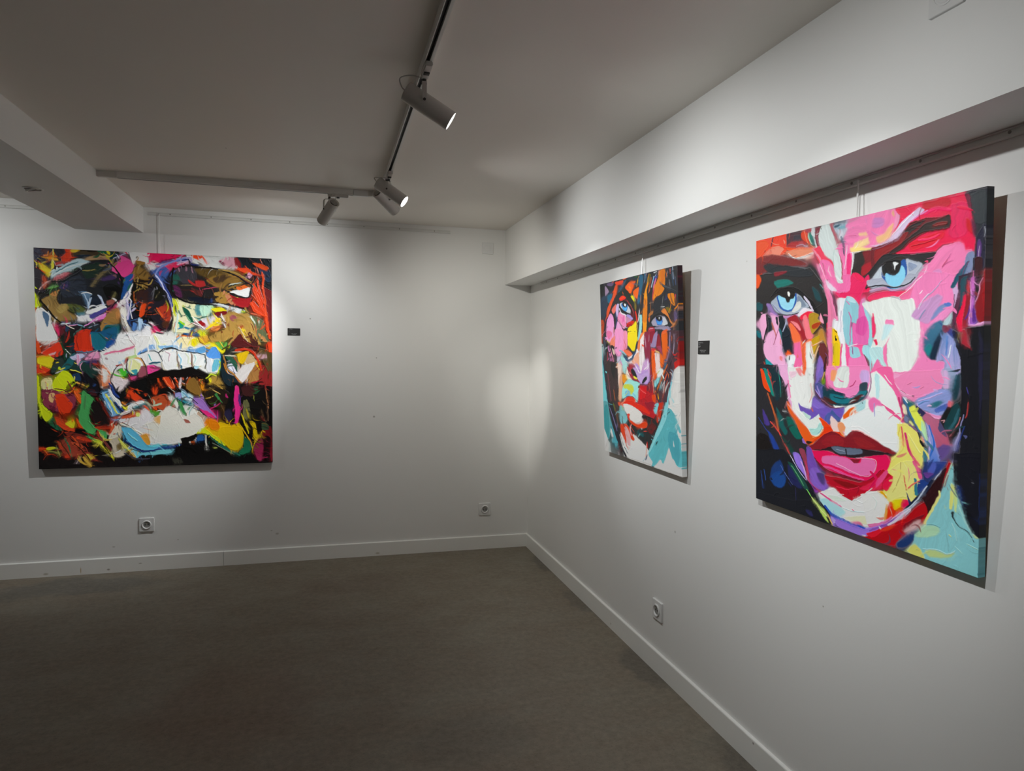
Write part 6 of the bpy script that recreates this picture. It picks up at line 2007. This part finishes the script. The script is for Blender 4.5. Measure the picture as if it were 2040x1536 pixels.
p:2 d9e0da 700,640 850,790 930,820 1050,720 1110,880 1120,960 1060,1060 980,1100 900,1060 880,960 780,830
s:4 a8d4cc 900,950 1010,950 1060,860 1120,900 1110,960 1040,1050 940,1040
l8:1 6aa0ac 1100,900 1100,960 1040,1030
s f2672c 560,520 620,640 700,760 780,860 880,960 950,1060 1060,1080 1000,1150 960,1200 860,1200 800,1100 740,980 660,800 560,640
l14:2 f7a8a0 560,560 660,700 760,820
s:3 fb521c 1050,780 1110,800 1220,900 1250,1000 1120,1080 980,1160 880,1200 1060,1060 1140,960 1100,880
s:2 f04418 1140,920 1280,940 1400,1020 1470,1090 1380,1060 1270,1000 1150,1040
l12 eec088 960,1090 1060,1060 1120,960
s:4 2a1c12 860,1150 960,1160 900,1200 860,1190
s:2 48518c 990,220 1090,240 1160,300 1140,430 1080,480 1010,400
l22:1 9a88cc 1000,340 1080,460 1030,280
l44:2 7a68b8 1110,-20 1060,100 1020,220
l12 5c2038 1000,0 980,200 990,340 1080,480 1200,600
l14:3 c8a850 1140,60 1110,180 1120,220
s:2 6a8a20 1100,200 1130,150 1150,220 1120,250
p:2 f08abc 1180,-40 1860,-40 1880,200 1830,400 1700,440 1480,440 1300,330 1200,240 1160,100
s:6 c8a8d8 1720,40 1850,40 1860,220 1760,260 1700,140
s d9e0da 1380,-20 1520,-20 1530,160 1500,300 1400,310 1310,290 1280,160
l14 f07cb0 1350,150 1400,200 1440,210
l12 b02860 1640,190 1600,250 1540,290
s:6 f0a070 1250,20 1340,40 1300,200 1240,180
l12 f060a0 1180,100 1190,280 1270,390
s:2 153c48 1120,280 1200,310 1400,370 1560,420 1700,420 1840,340 1800,470 1640,560 1500,590 1320,590 1200,540 1120,440
s:3 20707c 1240,400 1440,440 1600,420 1700,360 1830,330 1780,450 1640,520 1400,560 1260,500
s:2 2e4550 1720,240 1830,225 1830,340 1700,360
s:3 4c201c 1130,450 1240,490 1340,560 1260,560 1160,510
s:3 4c201c 1560,500 1700,420 1760,430 1640,540 1540,560
l12:1 0e181c 1300,450 1400,480 1520,450
s:3 f08cc0 1300,320 1480,330 1620,280 1700,280 1680,380 1580,460 1480,440 1460,400 1320,360
l14 9a6a8c 1880,60 1890,240 1830,440 1700,560
l12 783a50 1080,490 1200,580 1300,630 1500,600
s:6 a4ccce 1640,580 1800,500 1780,640 1700,700 1620,640
l10 303438 1750,540 1755,560
s:2 445a94 1260,660 1340,740 1400,800 1360,840 1300,780 1240,720
s:2 ea6a20 1440,740 1540,640 1640,610 1600,700 1560,840 1480,840 1440,820
l20 e8cdb8 1640,620 1560,720 1550,780
s:3 f09468 1620,700 1760,700 1740,820 1700,840 1660,760
s e9cfc8 1250,760 1330,830 1370,960 1380,1010 1280,990 1240,860
s:5 f0a070 1350,880 1420,860 1480,940 1460,1080 1380,1000
p:2 dfe5e4 1420,820 1600,740 1720,820 1830,1000 1700,980 1580,980 1500,1060 1450,1060 1480,940
l12 e7a8b4 1440,1000 1470,1060
p:2 dfe5e3 1780,640 1900,580 2100,600 2300,900 2300,1200 2040,1180 1860,1050 1700,980 1560,900 1600,740
s:8 f07cb4 1850,520 1920,460 2050,540 2060,600 1960,600 1910,700 1850,620
l14:3 9a9ac8 1930,560 1940,760
l18 f8f8f6 1580,930 1700,930 1860,1030
l14 eaa8a8 1580,980 1700,990 1900,1100 2040,1190
s:1 7e1c26 870,1240 980,1190 1100,1080 1240,1000 1330,1020 1460,1090 1580,990 1700,1000 1900,1110 2040,1200 2160,1260 2280,1340 2200,1360 1960,1300 1700,1290 1400,1270 1100,1290 960,1290
s:6 8c2028 1100,1180 1250,1060 1440,1120 1440,1240 1200,1250
s:6 8a2228 1600,1090 1800,1140 1960,1260 1700,1250
s:2 2a1c22 960,1280 1100,1285 1300,1230 1700,1270 1900,1300 2200,1350 2100,1380 1800,1400 1600,1420 1360,1390 1260,1310 1100,1310
s:2 5e6a7c 1260,1240 1500,1255 1720,1280 1750,1340 1600,1370 1400,1360 1310,1310
l18 1c1a20 1490,1275 1500,1370
l8:2 8a94a4 1340,1290 1470,1320
p:2 e4205a 920,1250 960,1300 1200,1310 1400,1390 1650,1430 1900,1390 2140,1370 2200,1480 2140,1640 2020,1760 1860,1800 1700,1790 1440,1710 1200,1600 1050,1500 960,1380
s:3 e070a8 1120,1400 1240,1380 1400,1400 1560,1440 1700,1500 1760,1420 1950,1470 1930,1640 1860,1690 1700,1700 1500,1640 1350,1560 1120,1500
l30:2 f05a9c 1150,1560 1350,1620 1520,1710 1760,1770
p 7c1c2c 1540,1430 1720,1440 1680,1500 1610,1500
l8 f4c0d8 1650,1420 1900,1440 1970,1480 1930,1640 1840,1710 1700,1700
l9 f8bcd4 1340,1505 1500,1600 1700,1690
l20:1 7c1428 960,1380 1080,1520 1200,1620 1420,1690 1600,1750 1780,1790 1920,1730 2040,1620
s:4 6c4aa0 860,1250 930,1260 980,1400 1040,1560 1100,1700 1180,1860 1200,1950 1080,1900 960,1750 900,1640 860,1450
s:4 8c70cc 650,1340 740,1360 820,1560 850,1740 760,1640 680,1480
s:3 8a3c50 740,1280 830,1300 880,1540 900,1700 940,1820 880,1800 840,1560
l8 d8d4e8 600,1370 700,1560 760,1640
B 1500 920 8
p 1a1c22 -60,-200 500,-200 900,300 1060,620 1260,1020 900,960 -60,700
s:10 1c3a70 280,240 330,60 440,-20 500,120 540,280 480,400 380,400 310,320
s:8 1d4584 290,250 400,150 480,180 530,290 490,400 380,400
l14:3 2a4480 140,140 160,280 180,420
l14:3 2c4c8c 190,120 220,290
l8 5a68a0 450,60 560,240 640,370
s:8 222650 560,40 700,200 800,420 700,400 600,300
l9 2c2c50 690,420 700,690
s:2 1f4a42 560,0 660,60 800,240 900,440 840,440 740,300
l12:1 5fa070 620,70 720,200 820,380
l10 b8b8d8 640,-20 740,140 860,290
l18 d0a8dc 770,0 830,120 870,280
l24:2 b03c5c 840,0 880,120 900,290 1000,400 1160,540
s:10 7a5ab0 920,120 1020,100 1150,250 1180,420 1140,470 1000,400 920,300
s:6 4a3a70 1020,180 1150,200 1140,380 1060,300
s:3 8a3ca0 900,300 980,420 1060,470 1000,480
p:2 a81428 1150,210 1280,230 1700,330 1900,280 2080,120 2300,280 2280,420 2060,450 1860,470 1740,540 1580,610 1420,540 1300,400 1180,340
s:8 7c1018 1280,280 1500,320 1700,380 1800,360 1600,440 1400,360
l12:1 e03050 1340,390 1540,440 1700,400
s:8 c82848 1700,430 1900,320 2040,260 2060,420 1860,460
p:1 dfe6e2 1060,500 1180,440 1300,420 1440,540 1580,625 1740,540 1860,480 2060,470 2180,560 2120,900 2020,960 1800,1020 1600,960 1300,850 1150,700
s:8 cfe0d0 1200,520 1340,540 1500,620 1300,620
s:6 a8d4dc 1070,590 1200,580 1380,700 1480,800 1400,860 1260,800 1140,700
s:10 e8e4c0 1440,880 1700,860 1950,840 2060,900 1900,980 1700,980
l24:2 c84a80 1090,500 1240,600 1410,715
l14:1 c83c68 1590,760 1620,780
l6 8ab4c0 1440,730 1600,790 1800,790 1960,720
l6 bcc4c4 1640,590 1740,650 1840,600
l12 f6f8f6 1600,610 1760,540 1900,420
s:6 f070a0 1540,940 1700,950 1760,1010 1640,980
s:6 ee6ca4 1830,990 1900,930 2100,1000 2060,1060 1900,1040
l46:2 2348a0 1160,700 1260,820 1440,920 1620,1000 1780,1060
p:3 8a6cc0 1240,860 1340,890 1560,990 1760,1060 2000,1010 2080,980 2080,1040 1860,1140 1820,1170 1700,1160 1480,1080 1290,1000
s:4 b09cd8 1260,880 1330,930 1300,980
s:3 a8c464 930,540 1040,660 1140,760 1200,880 1220,970 1160,920 1040,800 970,640
l12:1 dde49c 940,560 1060,720 1180,860
l12:1 86d068 870,440 930,540
s:2 1e1a14 1170,860 1210,880 1260,970 1240,990
l12 d0b060 1200,830 1250,940 1280,990
l20 141a28 940,460 1080,640 1180,760 1240,860
s:5 1a1c22 960,620 1160,920 1260,1010 900,900 600,780 60,640 60,480 600,600
s:8 26264e 860,760 940,780 960,860 880,820
p d3dee2 1740,1160 1820,1160 1800,1190
B 1740 920 8
p:1 a00f1c -600,1180 -100,1180 0,1130 200,1020 400,930 500,900 640,760 800,640 1000,480 1200,0 1240,20 1100,400 1000,620 860,900 780,960 600,1060 440,1200 340,1340 100,1280
s:6 2a1014 740,520 900,420 1040,200 1160,100 1100,400 960,700 880,860 840,700
s:4 c82030 -100,1130 100,1060 360,1000 500,960 300,1040 100,1140 -20,1200
s:5 6c1420 500,980 700,880 830,840 640,1000 480,1100
s:8 dc4028 100,1100 260,1020 360,1000 240,1080
s:10 c0a0a0 500,1080 640,960 760,920 660,1060 500,1120
s:8 1c3260 380,1290 560,1130 640,1100 780,1060 640,1260 500,1360 400,1360
s:3 d4cf80 260,130 440,0 640,0 680,200 740,300 640,320 640,540 720,570 620,650 540,560 420,560 260,640 210,560 260,360 320,240
s:3 1f3a78 720,320 800,280 900,300 860,430 740,560 700,560
s:5 2a6e80 640,260 700,300 710,540 650,520 660,360
l40:1 e05c8c 640,0 700,120 740,260
l18:1 c86058 520,440 620,370 740,310
l16 b85048 490,220 500,320 520,440
l8 e8e49c 480,0 560,160 600,270
l8 8a6a38 440,0 430,220 360,380
l5 9a8440 300,480 350,400
l40:2 c0104c -40,160 60,280 -60,420
s:4 c41c40 180,300 310,230 300,340 220,460 160,420
s:3 e85088 60,300 200,140 240,170 160,300 40,420
s:3 e0b890 60,470 160,480 220,560 200,600
s:2 e4a818 110,470 160,470 220,560 190,580
s:3 d8c810 290,640 360,590 460,590 440,720 370,780 310,740
s:3 d81c50 460,600 540,600 570,700 500,760 440,780
s:3 f03c1c 250,660 300,640 340,760 440,720 500,760 360,860 200,920 210,780
p:2 dde3da -200,520 60,480 160,520 240,640 210,860 160,960 60,970 -100,980
s:4 f0a850 200,700 230,680 220,860 170,930
l8 bcd0c8 0,560 60,640 20,760
s:2 2c2c60 520,470 560,560 620,650 700,580 600,720 560,680
l50:2 1a2238 940,300 840,460 660,620 500,760
l16:1 c0ccdc 860,390 740,560 600,700 420,820 240,970
l30:2 7a4a98 520,790 300,940 140,1020 -60,1080
l26:1 d8d4e8 560,760 360,930 240,1000
l26:3 f080b8 300,880 100,980 -60,1010
p:4 2a3e84>202c50 780,0 1180,0 1080,140 980,240 880,330 800,280 780,160
s:6 4a5aa8 880,0 1000,40 960,180 880,180
s:4 5c3a80 800,180 900,170 960,200 860,260
l12 b8c0d4 980,290 1030,220 1080,150
p:1 7ab0b4 1240,30 1280,100 1270,320 1330,480 1400,700 1480,960 1560,1130 1680,1200 1680,1900 800,1900 540,1400 560,1360 640,1260 660,1160 760,1080 840,1000 860,900 960,740 1060,560 1140,340
l30:1 d8d488 1060,480 1060,560 960,720 860,900 830,990
l14:1 a8b8a0 1260,20 1200,180 1130,380
l12:1 7c5a60 1200,220 1140,400
s:3 c8cc78 1250,340 1300,420 1280,600 1250,760 1210,740 1220,600
s:3 b8cc84 1280,440 1340,560 1320,800 1290,760
l10:1 b8e0d4 1360,700 1420,860 1480,1000 1550,1130
s:12 9cc0a0 800,1030 1000,1020 1060,1100 960,1180 720,1200 660,1160
s:8 c4c46c 540,1400 640,1300 760,1400 820,1536 640,1480
s:8 a8bc80 840,1400 1000,1400 1160,1470 1300,1440 1200,1520 900,1500
l10 bce0d8 800,1380 1020,1390 1180,1470 1310,1420
l14:1 c8c060 1200,1160 1240,1190
s:1 1c2226 1240,800 1280,790 1280,880 1310,940 1260,900
l13 1c2a2c 1290,930 1360,1030 1480,1090 1560,1200 1600,1270
l8 b8e4e0 1260,980 1320,1140 1340,1260
l8 b8e4e0 1310,1350 1420,1460
l8 c4ecd0 1500,1300 1670,1390
s:3 bcd8a4 1580,1160 1640,1160 1680,1210 1620,1210
l8 4a7a80 860,1000 960,1000 1060,1040
s:6 2a4a80 1310,400 1400,440 1430,600 1400,680 1350,520
p 15161e 1270,-140 1860,-140 1790,1230 1680,1210 1560,1110 1480,960 1400,680 1290,400
s:6 24386c 1310,380 1380,400 1440,760 1400,700
l6 8a8a94 1570,340 1600,345
l10 1c2a54 1690,200 1680,1000
s:2 528890 1680,1240 1800,1240 1780,1900 1660,1900
"""
L1 = [[[0.455, 0.461, 0.448], [0.358, 0.363, 0.351], [0.444, 0.448, 0.437], [0.71, 0.722, 0.703], [1.028, 1.05, 1.028], [0.873, 0.89, 0.863]], [[0.497, 0.505, 0.491], [0.516, 0.524, 0.512], [0.696, 0.709, 0.694], [1.083, 1.105, 1.083], [1.523, 1.558, 1.533], [1.499, 1.535, 1.502]], [[0.465, 0.472, 0.46], [0.533, 0.542, 0.528], [0.679, 0.689, 0.673], [0.907, 0.925, 0.906], [1.193, 1.218, 1.197], [1.144, 1.169, 1.144]], [[0.401, 0.406, 0.396], [0.459, 0.465, 0.451], [0.56, 0.567, 0.554], [0.702, 0.712, 0.693], [0.82, 0.835, 0.818], [0.678, 0.688, 0.671]], [[0.332, 0.335, 0.324], [0.375, 0.376, 0.366], [0.441, 0.445, 0.433], [0.51, 0.516, 0.502], [0.542, 0.55, 0.534], [0.385, 0.387, 0.374]], [[0.168, 0.166, 0.154], [0.167, 0.165, 0.152], [0.16, 0.158, 0.144], [0.159, 0.155, 0.143], [0.145, 0.141, 0.129], [0.15, 0.145, 0.13]]]
L2 = [[[1.004, 1.017, 0.996], [1.112, 1.134, 1.106], [1.085, 1.105, 1.084], [0.938, 0.955, 0.933], [0.801, 0.812, 0.793], [0.73, 0.741, 0.722]], [[1.066, 1.087, 1.06], [1.12, 1.14, 1.114], [1.089, 1.111, 1.085], [1.015, 1.038, 1.013], [0.889, 0.904, 0.882], [0.769, 0.785, 0.768]], [[0.972, 0.985, 0.954], [0.97, 0.986, 0.961], [0.949, 0.965, 0.942], [0.915, 0.932, 0.91], [0.848, 0.864, 0.843], [0.781, 0.795, 0.777]], [[0.803, 0.812, 0.786], [0.814, 0.825, 0.803], [0.796, 0.807, 0.787], [0.776, 0.787, 0.767], [0.74, 0.751, 0.733], [0.7, 0.709, 0.69]], [[0.664, 0.672, 0.643], [0.654, 0.662, 0.64], [0.649, 0.657, 0.639], [0.634, 0.642, 0.625], [0.614, 0.621, 0.607], [0.597, 0.603, 0.582]], [[0.524, 0.526, 0.501], [0.517, 0.521, 0.501], [0.523, 0.529, 0.509], [0.515, 0.52, 0.504], [0.5, 0.504, 0.491], [0.5, 0.505, 0.491]]]
L3 = [[[0.923, 0.945, 0.929], [0.958, 0.978, 0.959], [1.037, 1.058, 1.039], [1.082, 1.107, 1.087], [1.029, 1.052, 1.033], [0.767, 0.783, 0.774]], [[0.977, 0.997, 0.974], [1.041, 1.064, 1.042], [1.085, 1.109, 1.089], [1.104, 1.127, 1.108], [1.079, 1.102, 1.084], [0.891, 0.907, 0.897]], [[0.934, 0.952, 0.933], [0.976, 0.998, 0.978], [0.988, 1.009, 0.99], [0.965, 0.982, 0.967], [0.936, 0.954, 0.94], [0.837, 0.851, 0.838]], [[0.812, 0.829, 0.811], [0.836, 0.85, 0.836], [0.837, 0.853, 0.837], [0.807, 0.821, 0.806], [0.774, 0.787, 0.777], [0.692, 0.705, 0.695]], [[0.69, 0.703, 0.685], [0.698, 0.709, 0.695], [0.689, 0.702, 0.687], [0.665, 0.676, 0.662], [0.625, 0.636, 0.627], [0.556, 0.564, 0.555]], [[0.564, 0.573, 0.559], [0.568, 0.577, 0.562], [0.564, 0.572, 0.559], [0.539, 0.545, 0.533], [0.496, 0.503, 0.493], [0.434, 0.44, 0.431]]]
_i1, _h1 = paint(ART1, [(66.8, 508), (540.7, 528.2), (543, 935.3), (78, 948.2)], 640, 640, '1c1616', 3, 1.0, .75, 2000, keep=((.38, .8, .46, .58),), sat=1.0, lw=1.5, tone=1.1, smear=.6) 
_i2, _h2 = paint(ART2, [(1196.5, 567.7), (1349.3, 528.2), (1359.5, 951.3), (1204, 896)], 380, 560, '7a7070', 5, .7, .6, 420, keep=((.12, .46, .08, .27), (.52, .9, .2, .38), (.25, .5, .3, .45), (0, .2, .8, 1), (.4, 1, .86, 1)), sat=1.05, lw=1.35, tone=1.05, smear=.6)
_i3, _h3 = paint(ART3, [(1505.8, 481.8), (1967.3, 369.5), (1948, 1150), (1508, 992)], 620, 860, '908a90', 7, .8, .4, 420, keep=((.05, .35, .12, .36), (.45, .8, .1, .33), (.25, .7, .62, .85), (.5, .75, .32, .55)), sat=1.05, tone=1.04, smear=.5)
canvas('skull', (-2.7022, 0, 1.4821), 'B', 1.4821, 1.4752, .0017, .0144, .014, .030, _i1, _h1, L1, 'large square knife painting of a grimacing skull on the back wall', .0022)
canvas('small_face', (0, -2.0605, 1.4873), 'R', .8820, .9515, -.0005, .0537, .030, .024, _i2, _h2, L2, 'smaller painting of a blue-eyed face with dark hair strands and turquoise shoulders', .0012)
canvas('large_face', (0, -3.4934, 1.4993), 'R', .8939, .9524, -.0135, .0433, .025, .022, _i3, _h3, L3, 'nearest painting, close-up pink and red face with blue eyes and red lips', .0010)

# ------------------------------------------------------------ hanging cords
def cord(p0, p1, hook_n, label, r=.0022):
    root = empty('hanging_cord', p0, label, 'hanging cord', None)
    a, b = Vector(p0), Vector(p1); n = Vector(hook_n)
    bm = bmesh.new(); tube(bm, [a, a + (b - a) * .06 + n * .001, b], r, 8); part('cord', bm, M_cord, root, True)
    bm = bmesh.new(); tube(bm, spline([a + Vector((0, 0, .010)) - n * .003, a + Vector((0, 0, .012)) + n * .004, a + Vector((0, 0, .002)) + n * .003, a - Vector((0, 0, .006))], 5), .0022, 8); part('hook', bm, M_cord, root, True)
cord((-2.700, -.0135, 2.484), (-2.694, -.018, 2.10), (0, -1, 0), 'pale hanging cord dropping from the back rail to the skull painting')
cord((-.0135, -2.022, 2.088), (-.022, -2.030, 1.90), (-1, 0, 0), 'pale hanging cord between soffit rail and the smaller face painting')
cord((-.0135, -3.480, 2.088), (-.022, -3.484, 1.90), (-1, 0, 0), 'pale hanging cord above the nearest pink and red face painting', .0028)
